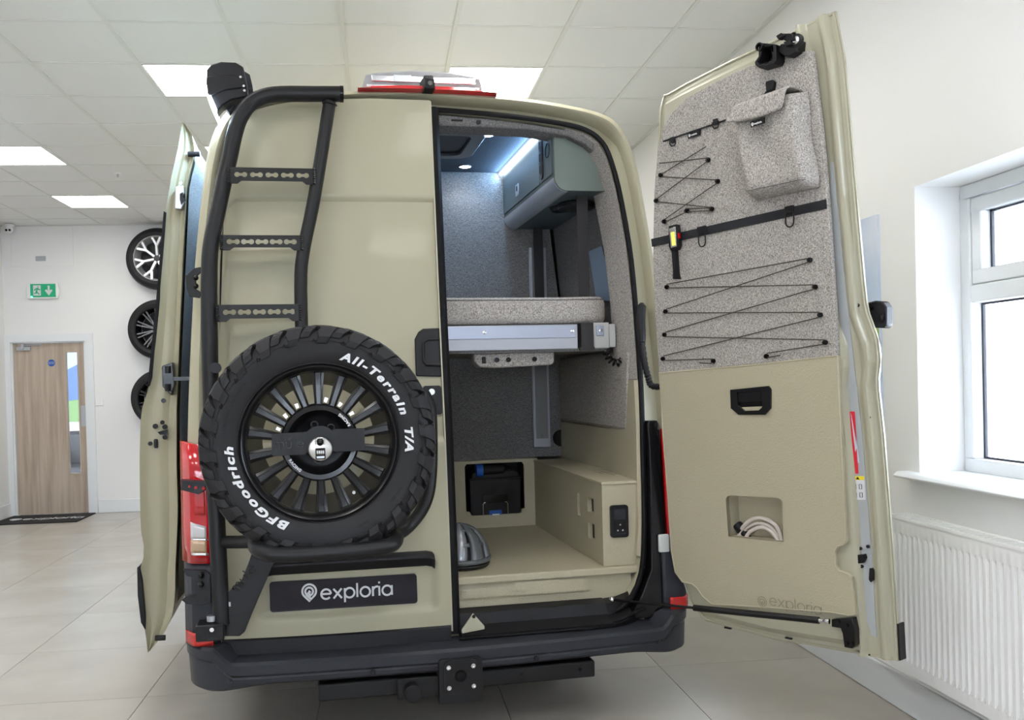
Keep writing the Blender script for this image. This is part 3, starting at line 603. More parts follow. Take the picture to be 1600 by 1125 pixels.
# ------------------------------------------------ tail lights and corner cladding
def side(sx):
    k = lambda pts: [(sx*a,b) for a,b in pts]
    f = lambda a,b,c: (a, yr(b)+.028+c+.085*ss(.985,1.045,abs(a)), b)
    def patch(name, pts, d0, d1, m, par, bev=.004, lab=None):
        mb = MB()   # horizontal slices keep the wrap round the corner
        zs_ = sorted(set(round(p[1],4) for p in pts)); 
        (x0,x1),(za,zb_),(zc,zd) = pts[0],pts[1],pts[2]
        N = 8
        mb.grid(lambda i,j: f(sx*(x0+(x1-x0)*i/N), (za+(zc-za)*i/N)*(1-j/4)+(zb_+(zd-zb_)*i/N)*(j/4), d0), N+1, 5)
        o = mb.build(name, m, par, label=lab); s_ = o.modifiers.new('solidify','SOLIDIFY'); s_.thickness = d1; s_.offset = 0; return o
    # pts: (x inner, x outer), (z low, z high at inner), (z low, z high at outer)
    t = patch('tail_light', [(.93,1.03),(.742,1.19),(.748,1.21)], -.0, .03, RED, van, lab='red tail light cluster')
    patch('clear_lens', [(.942,1.018),(.838,.884),(.844,.912)], -.018, .006, CLEAR, t)
    patch('amber_lens', [(.942,1.018),(.784,.832),(.79,.838)], -.018, .006, AMBER, t)
    patch('brake_lens', [(.945,.985),(.93,1.06),(.93,1.08)], -.018, .006, RED, t)
    patch('lens_frame', [(.936,1.022),(.775,.784),(.78,.790)], -.019, .004, CHROME, t); patch('lens_frame', [(.936,1.022),(.832,.838),(.838,.844)], -.019, .004, CHROME, t)
    c = patch('corner_cladding', [(.90,1.028),(.43,.74),(.43,.745)], .0, .02, DGREY, van)
    patch('reflector', [(.925,1.03),(.436,.484),(.436,.484)], -.016, .012, REDR, c)
side(-1); side(1)
# black hinge housing beside the open aperture, right
MB().loft([[(x,y,z) for x,y in ((xa,yr(z)+.085),(xa+.012,yr(z)+.035),(xb-.01,yr(z)+.03),(xb,yr(z)+.085))] for z,xa,xb in ((1.225,.868,.925),(1.21,.862,.932),(1.1,.862,.935),(.75,.852,.935),(.60,.845,.935),(.50,.80,.94),(.40,.74,.95))]).build('hinge_housing', GLOSSB, van, bevel=.004)
p = so(1035,846,.02); MB().box(p.x-.018,p.x+.03,p.y-.01,p.y+.01,p.z-.045,p.z+.03).build('hinge_cover', PALEG, van, bevel=.006)
# wiring boot from pillar to open door
wp = [so(1003,474,.03), so(1001,500,.02), so(1003,535,.01), so(1007,565,.0), so(1013,590,-.01), so(1019,603,-.02), Vector(DM(.005,1.37,-.02))]
MB().tube(smooth_path(wp[:3],4), [.009]+[.020]*6+[.018,.015], 10).build('wiring_boot', BLACK, van)
wb_ = smooth_path(wp[2:],8); MB().tube(wb_, [.0148 if k%2 else .0122 for k in range(len(wb_))], 10).build('wiring_conduit', BLACK, van)
# ------------------------------------------------ tow bar
tb = MB().loft([[(x,y,z) for y,z in ((-.06,.205),(-.06,.272),(.02,.272),(.02,.205))] for x in (-.54,.565)]).build('tow_beam', STEEL, van, bevel=.008)
tp = MB().flat(rrect(-.082,.088,.178,.35,.012), [], .115, .128, lambda a,b,c: (a,-c,b)).build('tow_plate', STEEL, tb, bevel=.002)
MB().box(-.082,-.072,-.115,-.02,.178,.33).box(.078,.088,-.115,-.02,.178,.33).build('tow_cheek', STEEL, tb)
MB().flat(rrect(-.062,.064,.215,.345,.02), [arc(.0,.285,.024,0,345,20)], .128, .138, lambda a,b,c: (a,-c,b)).build('tow_face', STEEL, tb, bevel=.002)
MB().lathe([(.016,0),(.016,.006),(.021,.006),(.024,0)], (0,-.139,.285), (0,-1,0), 20).build('tow_socket', GLOSSB, tb)
for dx in (-.047,.049):
    for dz in (.244,.322): MB().lathe([(0,.003),(.004,.003),(.004,.008),(.009,.008),(.009,0)], (dx,-.138,dz), (0,-1,0), 12).build('bolt', CHROME, tb)
MB().box(-.24,-.08,-.10,-.09,.2,.28).build('socket_bracket', STEEL, tb, bevel=.003)
MB().cyl((-.185,-.09,.232),.036,.05,(0,-1,0),20,.034).cyl((-.185,-.14,.232),.03,.006,(0,-1,0),20).build('trailer_socket', BLACK, tb, bevel=.003)
for x,z in ((.08+.18,.24),(.08+.42,.243)): MB().cyl((x,-.061,z),.007,.004,(0,-1,0),12).build('beam_bolt', GLOSSB, tb)
# ------------------------------------------------ sliding side door slid back on the left
YS = .47
oc = [(285,190),(278,232),(268,275),(262,310),(255,345),(252,400),(250,470),(243,540),(236,590),(233,605),(224,630),(220,645),(218,720),(219,800),(221,840),(228,862),(219,885),(217,900),(219,950),(227,985),(231,1020)]
ic = [(288,192),(301,212),(305,238),(297,265),(291,290),(289,340),(286,400),(283,470),(280,540),(278,590),(276,640),(276,720),(278,800),(276,850),(274,890),(274,930),(270,960),(262,980),(250,998),(233,1019)]
def cdens(px, n): 
    P = [at(u,v,YS) for u,v in px]; L = [0]
    for a,b in zip(P,P[1:]): L.append(L[-1]+(b-a).length)
    out = []
    for k in range(n):
        t = L[-1]*k/(n-1); i = max(j for j in range(len(L)) if L[j] <= t+1e-9); i = min(i,len(P)-2)
        f = (t-L[i])/(L[i+1]-L[i]); q = P[i].lerp(P[i+1],f); out.append((q.x,q.z))
    return out
NO = 40; OC, IC = cdens(oc,NO), cdens(ic,NO)
pr_ = [0,.06,.16,.3,.45,.6,.75,.86,.94,1]; dep = [0,.004,.012,.018,.012,.016,.026,.02,.01,-.004]
m = MB().grid(lambda i,j: (OC[j][0]+(IC[j][0]-OC[j][0])*pr_[i], YS+dep[i]*(1 if i not in (0,9) else 1), OC[j][1]+(IC[j][1]-OC[j][1])*pr_[i]), len(pr_), NO)
m.grid(lambda i,j: (OC[j][0], YS+1.25*i/4, OC[j][1]), 5, NO)
m.grid(lambda i,j: (OC[j][0]+(IC[j][0]-OC[j][0])*(1-.02), YS+.0+1.25*i/4, IC[j][1]), 5, NO)
SD = m.build('sliding_door', PAINT, van, ang=40, label='open sliding side door')
fi = [at(u,v,YS) for u,v in ((313,250),(322,262),(300,400),(292,470),(287,590),(283,700),(284,800),(283,880),(282,930),(268,985),(272,930),(273,800),(271,640),(276,590),(283,470),(288,400),(299,300))]
fe = [(p.x,p.z) for p in fi]
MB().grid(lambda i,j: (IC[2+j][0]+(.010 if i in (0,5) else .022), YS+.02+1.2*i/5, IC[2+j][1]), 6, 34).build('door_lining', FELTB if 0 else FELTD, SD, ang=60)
MB().box(-1.02,-1.008,YS+.25,YS+.9,1.35,2.05, lambda a,b,c: (IC[0][0]*0+interp(c,[z for x,z in IC[::-1]],[x for x,z in IC[::-1]])+.024+(a+1.008),b,c)).build('side_window', DARKGL, SD)
q = [at(u,v,YS-.004) for u,v in ((258,330),(262,332),(251,470),(240,590),(236,604),(233,600),(246,470))]
MB().prism([(p.x-.006,p.z) for p in q], YS-.003, YS+.06).build('window_seal', SEAL, SD)
q = [at(u,v,YS-.004) for u,v in ((216,886),(220,884),(224,905),(229,960),(229,984),(222,972),(217,930))]
MB().prism([(p.x-.004,p.z) for p in q], YS-.012, YS+.9).build('side_moulding', BLACK, SD, bevel=.003)
q = [at(u,v,YS) for u,v in ((275,293),(287,291),(289,303),(284,309),(290,316),(284,328),(274,327))]
lt = MB().prism([(p.x,p.z) for p in q], YS-.018, YS+.02).build('door_latch', ALU, SD, bevel=.003); MB().cyl(at(283,287,YS-.01),.007,.012,(0,-1,0),12).build('screw', CHROME, lt)
q = [at(u,v,YS-.02) for u,v in ((281,303),(286,300),(286,310),(291,312),(283,320),(281,312))]; MB().prism([(p.x,p.z) for p in q], YS-.022, YS-.016).build('claw', BLACK, lt)
p = at(294,241,YS); MB().cyl(p,.012,.05,(1,-.1,.02),12).build('bump_stop', BLACK, SD)
p = at(243,997,YS); MB().cyl(p,.012,.04,(1,-.1,0),12).build('bump_stop', BLACK, SD)
rb = MB()
q = [at(u,v,YS-.03) for u,v in ((253,572),(270,566),(273,600),(268,618),(262,612),(254,604))]; rb.prism([(p.x,p.z) for p in q], YS-.035, YS+.03)
rl_ = rb.build('roller_bracket', GLOSSB, SD, bevel=.003)
for v in (572,600): MB().cyl(at(262,v,YS-.04),.012,.03,(0,0,-1),14).build('roller', BLACK, rl_)
a_ = at(270,592,YS-.03); MB().box(a_.x,a_.x+.09,YS-.035,YS-.025,a_.z-.008,a_.z+.008).build('roller_arm', GLOSSB, rl_)
for u,v in ((257,576),(256,626)): MB().cyl(at(u,v,YS-.003),.010,.012,(0,-1,0),12).build('bolt', GLOSSB, SD)
for u,v,r in ((243,666,.011),(254,660,.009),(258,667,.011),(258,683,.010),(235,693,.009)): MB().cyl(at(u,v,YS-.001),r,.008,(0,-1,0),14).build('grommet', BLACK, SD)
p = at(244,693,YS); MB().box(p.x-.009,p.x+.009,YS-.01,YS+.002,p.z-.02,p.z+.02).build('grommet', BLACK, SD, bevel=.006)
q = [at(u,v,YS-.006) for u,v in ((246,675),(262,671),(263,680),(250,679))]; MB().prism([(p.x,p.z) for p in q], YS-.008, YS).build('latch_slot', GLOSSB, SD)

# ================================================================== OPEN RIGHT REAR DOOR
def inv_door(u, v, n=.05):
    s, z = .4, 1.5
    def pr(s, z):
        d = Vector(DM(s,z,n))-CAM; k = d.dot(_F); return PX+FOC*d.dot(_R)/k, PY-FOC*d.dot(_U)/k
    for _ in range(10):
        a = pr(s,z); b = pr(s+1e-4,z); c = pr(s,z+1e-4)
        j11, j21, j12, j22 = (b[0]-a[0])*1e4, (b[1]-a[1])*1e4, (c[0]-a[0])*1e4, (c[1]-a[1])*1e4
        e1, e2 = u-a[0], v-a[1]; D = j11*j22-j12*j21
        s += (e1*j22-e2*j12)/D; z += (j11*e2-j21*e1)/D
    return s, z
def dpts(px, n=.05): return [inv_door(u,v,n) for u,v in px]
s0t = ([.38,.42,.47,.54,.62,.70,.845,1.1,1.383,1.892,2.2,2.36,2.43,2.50,2.53,2.56],[.16,.085,.045,.015,-.005,-.018,-.022,-.01,.006,.083,.115,.135,.150,.163,.175,.195])
def s0f(z): return interp(z, *s0t)
def s1f(z): return interp(z, [.4,1.36,1.43,1.5,1.6,2.4,2.56,2.6],[.931,.931,.948,.948,.922,.925,.909,.905])
def zt_(s): return interp(s, [.15,.2,.3,.5,.91],[2.475,2.492,2.508,2.53,2.562])
def zb_(s): return interp(s, [0,.05,.12,.45,.93],[.43,.412,.402,.398,.432])
cub = (.302,.548,.79,.948)
def nin(s, z, a, b, e):   # e: distance from edge, a: distance from free edge
    n = .006+.030*ss(.022,.05,e)
    q = s1f(z)-s
    if q < .13: n = .005+.019*ss(.020,.034,q)-.013*ss(.048,.064,q)+.024*ss(.102,.118,q)
    if cub[0]-.012 < s < cub[1]+.012 and cub[2]-.012 < z < cub[3]+.012: n = -.03
    return min(n,.036)
NI, NJ = 110, 170
def doorg(i, j, back=False):
    t = j/(NJ-1); z_ = .40+(2.56-.40)*t; s0, s1 = s0f(z_), s1f(z_); s = s0+(s1-s0)*(i/(NI-1))
    z = zb_(s)+(zt_(s)-zb_(s))*t
    e = min(s-s0, s1-s, zt_(s)-z, z-zb_(s))
    if back: return DM(s, z, -.003-.037*ss(0,.10,max(e,0)))
    return DM(s, z, nin(s,z,0,0,e))
mb = MB().grid(doorg, NI, NJ); mb.grid(lambda i,j: doorg(round(i*(NI-1)/24), j, True), 25, NJ)
# rim wall joining the skins
def rimpt(k, n):
    if k < 60: t = k/60; z_ = .40+2.16*t; s = s1f(z_); return s, zb_(s)+(zt_(s)-zb_(s))*t
    if k < 100: t = (k-60)/40; s = s1f(2.56)+(s0f(2.56)-s1f(2.56))*t; return s, zt_(s)
    if k < 160: t = 1-(k-100)/60; z_ = .40+2.16*t; s = s0f(z_); return s, zb_(s)+(zt_(s)-zb_(s))*t
    t = (k-160)/40; s = s0f(.40)+(s1f(.40)-s0f(.40))*t; return s, zb_(s)
mb.grid(lambda i,j: DM(*rimpt(i,0), (-.003,.006)[j]), 200, 2, True)
RD = mb.build('rear_door', PAINT2, van, ang=40, label='wide open right rear door with lined inner face')
# hem ridge round the edge
MB().tube([DM(rimpt(k,0)[0]*.985+.006, rimpt(k,0)[1]+(-.007 if 60<=k<100 else (.007 if k>=160 else 0)), .008) for k in range(200)], .0045, 6, closed=True).build('hem_flange', PAINT2, RD)
MB().loft([[DM(s,z,n) for s,n in ((s1f(1)-.109+w0,.006),(s1f(1)-.107+w0,.0145),(s1f(1)-.072,.0140),(s1f(1)-.070,.006))] for z,w0 in ((.50,.02),(.56,.0),(.75,0),(.95,0),(1.2,0),(1.5,.002),(1.75,.006),(1.95,.012),(2.1,.025))]).build('primer_channel', PRIMER, RD)
# upper felt panel
fp = dpts([(1030,583),(1024,500),(1020,400),(1022,300),(1027,235),(1036,200),(1050,175),(1074,152),(1110,132),(1150,112),(1176,101),(1181,108),(1212,100),(1216,88),(1268,78),(1284,210),(1294,330),(1302,450),(1308,556)], .052)
MB().prism(fp, .030, .052, DM).build('felt_panel', FELT, RD, bevel=.003)
# lower grained panel with cubby cut out
lp = dpts([(1030,583),(1169,571),(1308,556),(1314,700),(1322,845),(1318,851),(1308,854),(1304,862),(1305,884),(1310,892),(1322,896),(1330,902),(1336,960),(1326,962),(1300,957),(1200,949),(1112,944),(1098,932),(1090,920),(1082,913),(1066,909),(1055,894),(1049,860),(1044,780),(1036,680)], .054)
hole = dpts([(1134,780),(1136,776),(1141,774),(1180,776),(1216,778),(1222,784),(1223,815),(1224,847),(1180,843),(1138,838),(1136,810)], .054)
MB().flat(lp, [hole], .034, .054, DM).build('lower_panel', TRIM, RD)
MB().flat([(s+ (.0),z) for s,z in hole], [], -.028, -.022, DM).build('cubby_back', TRIM, RD)
MB().grid(lambda i,j: DM(*hole[i], (.053,-.026)[j]), len(hole), 2, True).build('cubby_wall', TRIM, RD)
MB().tube([DM(s,z,.053) for s,z in lp], .0035, 6, closed=True).build('panel_edge', TRIM, RD)
ls_, lz_ = inv_door(1203,942,.055); a1 = inv_door(1283,952,.055); hh = (a1[0]-ls_)/7.38
pl, _ = word('exploria', 0, -.008, hh); 
fl = lambda a,b,c: DM(ls_+a, lz_+b+a*.02, c)
MB().strokes(pl+pin(-.034,.0,.018), .0032, .0535, .0552, fl).build('embossed_lettering', mat('trim_shaded',(.27,.245,.175),.5), RD)
# inner door release
hd = dpts([(1142,609),(1201,603),(1205,608),(1205,638),(1196,648),(1155,648),(1143,638)], .058)
hi_ = dpts([(1153,613),(1191,611),(1192,636),(1187,641),(1164,642),(1154,633)], .058)
MB().flat(hd, [hi_], .053, .064, DM).build('release_surround', BLACK, RD, bevel=.0015)
hb = MB().prism([(s,z) for s,z in hi_], .0535, .0555, DM).build('release_recess', GLOSSB, RD)
pd = dpts([(1154,613),(1191,611),(1191,627),(1154,629)], .058); MB().prism(pd, .0555, .061, DM).build('release_lever', BLACK, RD, bevel=.003)
# top catch and buffer
def dbox(mb, u0,u1,v0,v1,n0,n1): 
    P = dpts([(u0,v1),(u1,v1),(u1,v0),(u0,v0)], n1); return mb.prism(P, n0, n1, DM)
q = dpts([(1179,97),(1185,88),(1185,70),(1190,67),(1212,69),(1213,92),(1210,99),(1186,106),(1180,102)], .10)
qi = dpts([(1183,96),(1189,88),(1192,74),(1204,72),(1207,90),(1204,95),(1186,101)], .10)
bk = MB().flat(q, [qi], .036, .10, DM).prism(qi, .04, .05, DM).build('buffer_bracket', BLACK, RD, bevel=.002)
p = DM(*inv_door(1189,74,.10),.10); nrm = Vector(DM(.5,1.5,1))-Vector(DM(.5,1.5,0))
MB().lathe([(.010,0),(.010,.012),(.014,.012),(.014,0)], p, nrm, 14).build('buffer_socket', BLACK, bk)
for u,v in ((1187,94),(1202,87)): MB().cyl(DM(*inv_door(u,v,.05),.048), .008, .008, nrm, 10).build('screw', GLOSSB, bk)
lm = MB().prism(dpts([(1212,77),(1218,68),(1231,66),(1245,60),(1243,80),(1231,88),(1222,86),(1213,79)],.09), .036, .085, DM)
lm.prism(dpts([(1212,59),(1222,52),(1238,52),(1243,63),(1230,66),(1222,60)],.10), .05, .10, DM)
lt = lm.build('upper_catch', BLACK, RD, bevel=.003)
MB().prism(dpts([(1212,56),(1220,51),(1226,55),(1216,62)],.11), .09,.11, DM).prism(dpts([(1222,65),(1232,62),(1236,68),(1226,72)],.11), .085,.105, DM).build('catch_claw', BLACK, lt, bevel=.002)
for u,v,m_,r in ((1246,64,BLACK,.022),(1246,64,CHROME,.013),(1231,69,CHROME,.006),(1241,54,GLOSSB,.007)):
    MB().lathe([(.0001,.012),(r*.6,.012),(r,.008),(r,0)], DM(*inv_door(u,v,.08),.078+(.006 if m_ is CHROME else 0)), nrm, 16).build('catch_bolt', m_, lt)
# lower catch, slot, hinge check
MB().prism(dpts([(1327,868),(1350,866),(1352,872),(1348,880),(1338,881),(1328,878)],.03), .012, .030, DM).build('lower_catch', GLOSSB, RD, bevel=.002)
MB().prism(dpts([(1358,888),(1362,888),(1364,892),(1364,907),(1360,910),(1357,906)],.022), .010, .020, DM).build('slot_plug', BLACK, RD)
for u,v in ((1344,857),(1356,854),(1346,885),(1358,652)): MB().cyl(DM(*inv_door(u,v,.02),.014), .006, .008, nrm, 10).build('grommet', BLACK, RD)
ck = MB().prism(dpts([(1298,968),(1330,966),(1334,985),(1335,1010),(1330,1014),(1318,1012),(1315,990),(1312,982),(1298,980)],.07), .03, .066, DM).build('stay_bracket', GLOSSB, RD, bevel=.003)
for u,v in ((1309,972),(1322,978),(1322,1006),(1330,1006)): MB().cyl(DM(*inv_door(u,v,.07),.066), .006, .005, nrm, 10).build('bolt', GLOSSB, ck)
for u,v in ((1137,981),(1232,997),(1355,1022)): MB().prism(dpts([(u-5,v-2),(u+5,v),(u+5,v+2.5),(u-5,v+.5)],.012), .006,.014, DM).build('drain_plug', BLACK, RD)
MB().prism([(.930,.435),(.936,.435),(.936,.56),(.930,.56)], -.03, .008, DM).build('corner_cap', BLACK, RD)
# outer grip that shows past the free edge
hg = MB().prism(dpts([(1349,476),(1372,470),(1383,471),(1390,480),(1390,508),(1385,513),(1351,511)],-.05), -.075, -.030, DM).build('edge_bracket', BLACK, RD, bevel=.005)
MB().prism(dpts([(1376,493),(1382,490),(1382,500),(1378,503)],-.03), -.031, -.024, DM).prism(dpts([(1359,482),(1365,480),(1365,484),(1359,486)],-.03), -.031,-.024, DM).build('bracket_slot', GLOSSB, hg)
MB().prism(dpts([(1345,470),(1350,458),(1354,470),(1360,520),(1366,545),(1355,530),(1348,500)],-.02), -.03, -.012, DM).build('edge_gusset', PRIMER, RD)
for u,v in ((1340,477),(1344,515)): MB().cyl(DM(*inv_door(u,v,.01),.008), .007, .006, nrm, 10).build('screw', BLACK, RD)
# tape and warning label
MB().prism(dpts([(1323,643),(1335,643),(1341,740),(1330,740)],.017), .0145, .0165, DM).build('red_tape', PINK, RD)
MB().prism(dpts([(1329,645),(1336,670),(1343,723),(1338,724)],.018), .0165, .0172, DM).build('clear_tape', STICK, RD)
lb_ = MB().prism(dpts([(1330,744),(1350,744),(1352,781),(1332,781)],.018), .0145, .0170, DM).build('warning_label', WHITE, RD)
MB().prism(dpts([(1330,744),(1350,744),(1350.5,750),(1331,750)],.018), .0170, .0176, DM).build('label_band', YELP, lb_)
m = MB().prism(dpts([(1340,745),(1343,749),(1337,749)],.018), .0176, .018, DM)
for a,b in ((1335,757),(1344,757),(1336,770),(1345,770)):
    m.strokes([dpts([(a-2,b),(a+2,b),(a+2.5,b+7),(a-1.5,b+7),(a-2,b)],.018)], .0018, .0170, .0175, DM)
m.build('label_print', BLACK, lb_)
# bungee cord on anchors
KA = [(1031,273.5),(1105,249.6),(1120,283),(1024,313.5),(1111,326.5),(1072,329),(1036.5,346)]
KB = [(1264,406.2),(1040.7,448.6),(1272.3,448.3),(1038.7,486.7),(1280.2,492),(1037,523),(1288,535),(1034.7,560.6),(1113.5,564),(1196.3,556.7)]
def cord(mb, *pp): 
    mb.tube([DM(*inv_door(u,v,.058),.058) for u,v in pp], .0019, 6)
CORD = mat('olive_cord', (.045,.04,.03), .7)
c = MB()
for seg_ in (((1103,229),(1032,273)),((1031,255),(1104,247)),((1105,252),(1024,312)),((1033,276),(1118,281)),((1120,286),(1038,343)),((1026,315),(1110,324)),((1039,347),(1071,332)),((1073,326),(1110,325)),((1073,331),(1110,329))): cord(c,*seg_)
cu_ = c.build('bungee_cord', CORD, RD)
c = MB()
for seg_ in (((1042,444),(1262,404)),((1041,450),(1270,445)),((1041,483),(1262,410)),((1041,489),(1279,488)),((1040,519),(1270,452)),((1040,526),(1287,531)),((1037,556),(1279,496)),((1037,563),(1112,561)),((1093,567),(1112,568)),((1198,552),(1286,538)),((1198,559),(1219,555))): cord(c,*seg_)
cl_ = c.build('bungee_cord', CORD, RD)
for par, K in ((cu_,KA),(cl_,KB)):
    for u,v in K:
        s,z = inv_door(u,v,.06)
        MB().lathe([(.0001,.014),(.004,.014),(.0045,.010),(.0075,.010),(.009,.006),(.009,0)], DM(s,z,.052), nrm, 14).build('cord_anchor', GLOSSB, par)
# webbing strap, stitched edge with rings and name tag
mb = MB(); ST0, ST1 = dpts([(1018,379.5),(1291,318.5)],.055)
def strap(a,b,w,n0,n1): 
    mb2 = MB(); N = 8
    mb2.loft([[DM(a[0]+(b[0]-a[0])*k/N, a[1]+(b[1]-a[1])*k/N+dz, n) for dz,n in ((-w/2,n0),(w/2,n0),(w/2,n1),(-w/2,n1))] for k in range(N+1)]); return mb2
WEB = mat('black_webbing', (.010,.011,.015), .8, bump=(900,.4,.001))
strap(ST0, ST1, .030, .051, .0555).build('webbing_strap', WEB, RD)
A0, A1 = dpts([(1036,221),(1142,185)],.055); sg_ = strap((A0[0],A0[1]+.02), (A1[0],A1[1]+.022), .042, .051, .0545).build('stitched_band', FELT, RD)
strap(A0, A1, .005, .052, .057).build('band_edge', BLACK, sg_)
tg = dpts([(1074,207),(1094,201),(1094,211),(1075,217)],.057); MB().prism(tg, .0545, .0575, DM).build('name_tag', GLOSSB, sg_)
def tiny(q, n, par, nm, sh=0):
    s0_, z0_ = q; pl, _ = word('exploria', .012, -.003, .0036*n)
    MB().strokes(pl+pin(.004,0,.004*n), .0011*n, 0, .0008, lambda a,b,c: DM(s0_+a*.9, z0_+b, sh+c)).build(nm, WHITE, par)
tiny(inv_door(1076,212,.058), 1.1, sg_, 'tag_lettering', .0575)
for u,v in ((1051,222),(1118,194)):
    s,z = inv_door(u,v,.06)
    MB().tube([DM(s+a,z+b,.060) for a,b in ((-.014,.008),(.014,.008),(.014,-.004),(.008,-.014),(-.008,-.014),(-.014,-.004))], .0022, 6, closed=True).build('d_ring', BLACK, sg_)
    MB().prism([(s-.009,z-.002),(s+.009,z-.002),(s+.009,z+.018),(s-.009,z+.018)], .0545,.0625, DM).build('ring_loop', WEB, sg_)
# buckle above the pouch
bu = dpts([(1195,127),(1206,124),(1209,128),(1207,140),(1196,143)],.07); bo = MB().prism(bu, .052, .068, DM).build('side_release_buckle', BLACK, RD, bevel=.003)
MB().prism(dpts([(1194,142),(1205,139),(1199,148),(1188,152)],.07), .056,.062, DM).build('buckle_strap', WEB, bo)
# gas stay
A = so(953,935,.0); A = Vector((.678,.04,.487)); Bp = Vector(DM(*inv_door(1296,971,.09),.09))
g = thing('gas_stay', 'black gas stay strut running from the load sill to the open door', 'gas strut', tuple(A))
dr_ = (Bp-A); A2 = A+dr_*.42
MB().cyl(A2-dr_*.0, .0125, dr_.length*.54, dr_, 14).build('cylinder', GLOSSB, g); MB().cyl(A, .0055, dr_.length*.43, dr_, 10).build('rod', GLOSSB, g)
MB().ball(A, .013).build('ball_end', CHROME, g); MB().tube([A+dr_*.955, A+dr_*.975, A+dr_*.985, Bp], [.008,.005,.010,.010], 10).build('ball_end', CHROME, g)
# ------------------------------------------------ things hanging on the open door
pch = thing('hanging_pouch', 'grey felt pouch with flap buckled to the open rear door', 'pouch', DM(.64,2.03,.06))
NB = .135
sp0 = inv_door(1142,190,NB); body = dpts([(1144,196),(1166,306),(1172,309),(1210,305),(1248,295),(1259,288),(1262,280),(1253,205),(1251,160),(1240,143),(1146,172)], NB)
def puff(i, j, N=26, M=26):
    a, b = i/(N-1), j/(M-1)
    L_ = [dpts1[0], dpts1[1], dpts1[2], dpts1[3]]
    s = (L_[0][0]*(1-a)+L_[1][0]*a)*(1-b)+(L_[3][0]*(1-a)+L_[2][0]*a)*b
    z = (L_[0][1]*(1-a)+L_[1][1]*a)*(1-b)+(L_[3][1]*(1-a)+L_[2][1]*a)*b
    e = min(a,1-a)*.24; f = min(b,1-b)*.34; R = .028
    def rd(t): t = min(t,R)/R; return math.sqrt(max(0,1-(1-t)**2))
    h = rd(e)*rd(f); n = .056+(NB-.056)*h + .004*math.sin(a*7+b*4)*h-.012*math.exp(-((a-.4)**2+(b-.5)**2)*12)
    return DM(s+.004*math.sin(b*9), z, n)
dpts1 = dpts([(1168,311),(1266,290),(1246,138),(1142,170)], .11)
MB().grid(puff, 26, 26).build('pouch_body', FELT, pch, ang=70)
seam = [Vector(puff(2+k*22/10, 1.6)) for k in range(11)]
MB().tube([p+nrm*.004 for p in seam], .0018, 5).build('bottom_seam', FELTD, pch)
fl_ = dpts([(1136,192),(1226,170),(1232,137),(1148,166)], .14)
def flap(i, j):
    a = i/14; t = j/10
    bl, br, tr_, tl = fl_; wv = .006*math.sin(a*5)
    if t < .75:
        k = t/.75; s = (bl[0]*(1-a)+br[0]*a)*(1-k)+(tl[0]*(1-a)+tr_[0]*a)*k; z = (bl[1]*(1-a)+br[1]*a)*(1-k)+(tl[1]*(1-a)+tr_[1]*a)*k; n = .150-.006*k+.006*a
        if k < .3: z += -.012*math.sin(pi*a)*(1-k/.3)
    else:
        k = (t-.75)/.25; s = tl[0]*(1-a)+tr_[0]*a; z = (tl[1]*(1-a)+tr_[1]*a)+.012*math.sin(pi*k); n = .144-.088*k+.006*a*(1-k)
    return DM(s, z, n)
fo_ = MB().grid(flap, 15, 11).build('flap', FELT, pch, ang=70); s_ = fo_.modifiers.new('solidify','SOLIDIFY'); s_.thickness = .004; s_.offset = 0
s__,z__ = inv_door(1183,192,.155); tg = MB().prism(dpts([(1172,190),(1194,183),(1194,192),(1173,199)],.157), .152, .157, DM).build('name_tag', GLOSSB, pch)
tiny(inv_door(1174,194.5,.158), 1.15, pch, 'tag_lettering', .157)
to = thing('inspection_torch', 'black inspection torch with yellow lamp strip clipped to the strap', 'torch', DM(.2,1.79,.07))
tq = dpts([(1044,353),(1056,350),(1059,383),(1056,390),(1047,392),(1044,385)],.085); hd_ = MB().prism(tq, .058, .084, DM).build('head', BLACK, to, bevel=.003)
MB().prism(dpts([(1045,357),(1055,354),(1057,385),(1048,388)],.087), .084, .087, DM).build('reflector_frame', CHROME, hd_, bevel=.001)
MB().prism(dpts([(1048,363),(1053,362),(1055,383),(1050,384)],.089), .087, .089, DM).build('lamp_strip', YEL, hd_)
MB().loft([[Vector(DM(*inv_door(u,v,.075),.072))+Vector((dx*r,0,0))+nrm*dy*r for dx,dy in [(math.cos(k*pi/5),math.sin(k*pi/5)) for k in range(10)]] for u,v,r in ((1052,388,.013),(1054,395,.0115),(1056,425,.0115),(1057,436,.014))]).build('handle', BLACK, to)
MB().prism(dpts([(1057,365),(1060,364),(1061,372),(1058,373)],.08), .07,.08, DM).build('clip', RED, to)
def carab(u, v, lab):
    t = thing('carabiner_hook', lab, 'hook', DM(*inv_door(u,v+30,.07),.07), 'strap hooks')
    MB().prism(dpts([(u-7,v+1),(u+7,v-2),(u+7.5,v+9),(u-6.5,v+12)],.06), .0555,.063, DM).build('clip_body', BLACK, t, bevel=.002)
    s,z = inv_door(u+1,v+20,.065)
    P = [(-.014,.012),(-.016,-.012),(-.010,-.024),(.002,-.026),(.012,-.018),(.016,.004),(.015,.024)]
    MB().tube(smooth_path([DM(s+a,z+b,.066) for a,b in P],4), .0026, 6).build('hook_wire', BLACK, t)
    MB().tube([DM(s-.014,z+.010,.066),DM(s-.011,z+.026,.064)], .002, 6).build('gate', BLACK, t)
carab(1096,354,'black carabiner hook on the strap nearest the torch'); carab(1233,322,'black carabiner hook on the strap below the grey pouch')
cb_ = thing('power_cable', 'coiled cream power cable with black plug in the door cubby', 'cable', DM(.43,.79,-.0))
def ringp(us, n): return smooth_path([DM(*inv_door(u,v,n),n) for u,v in us], 5)
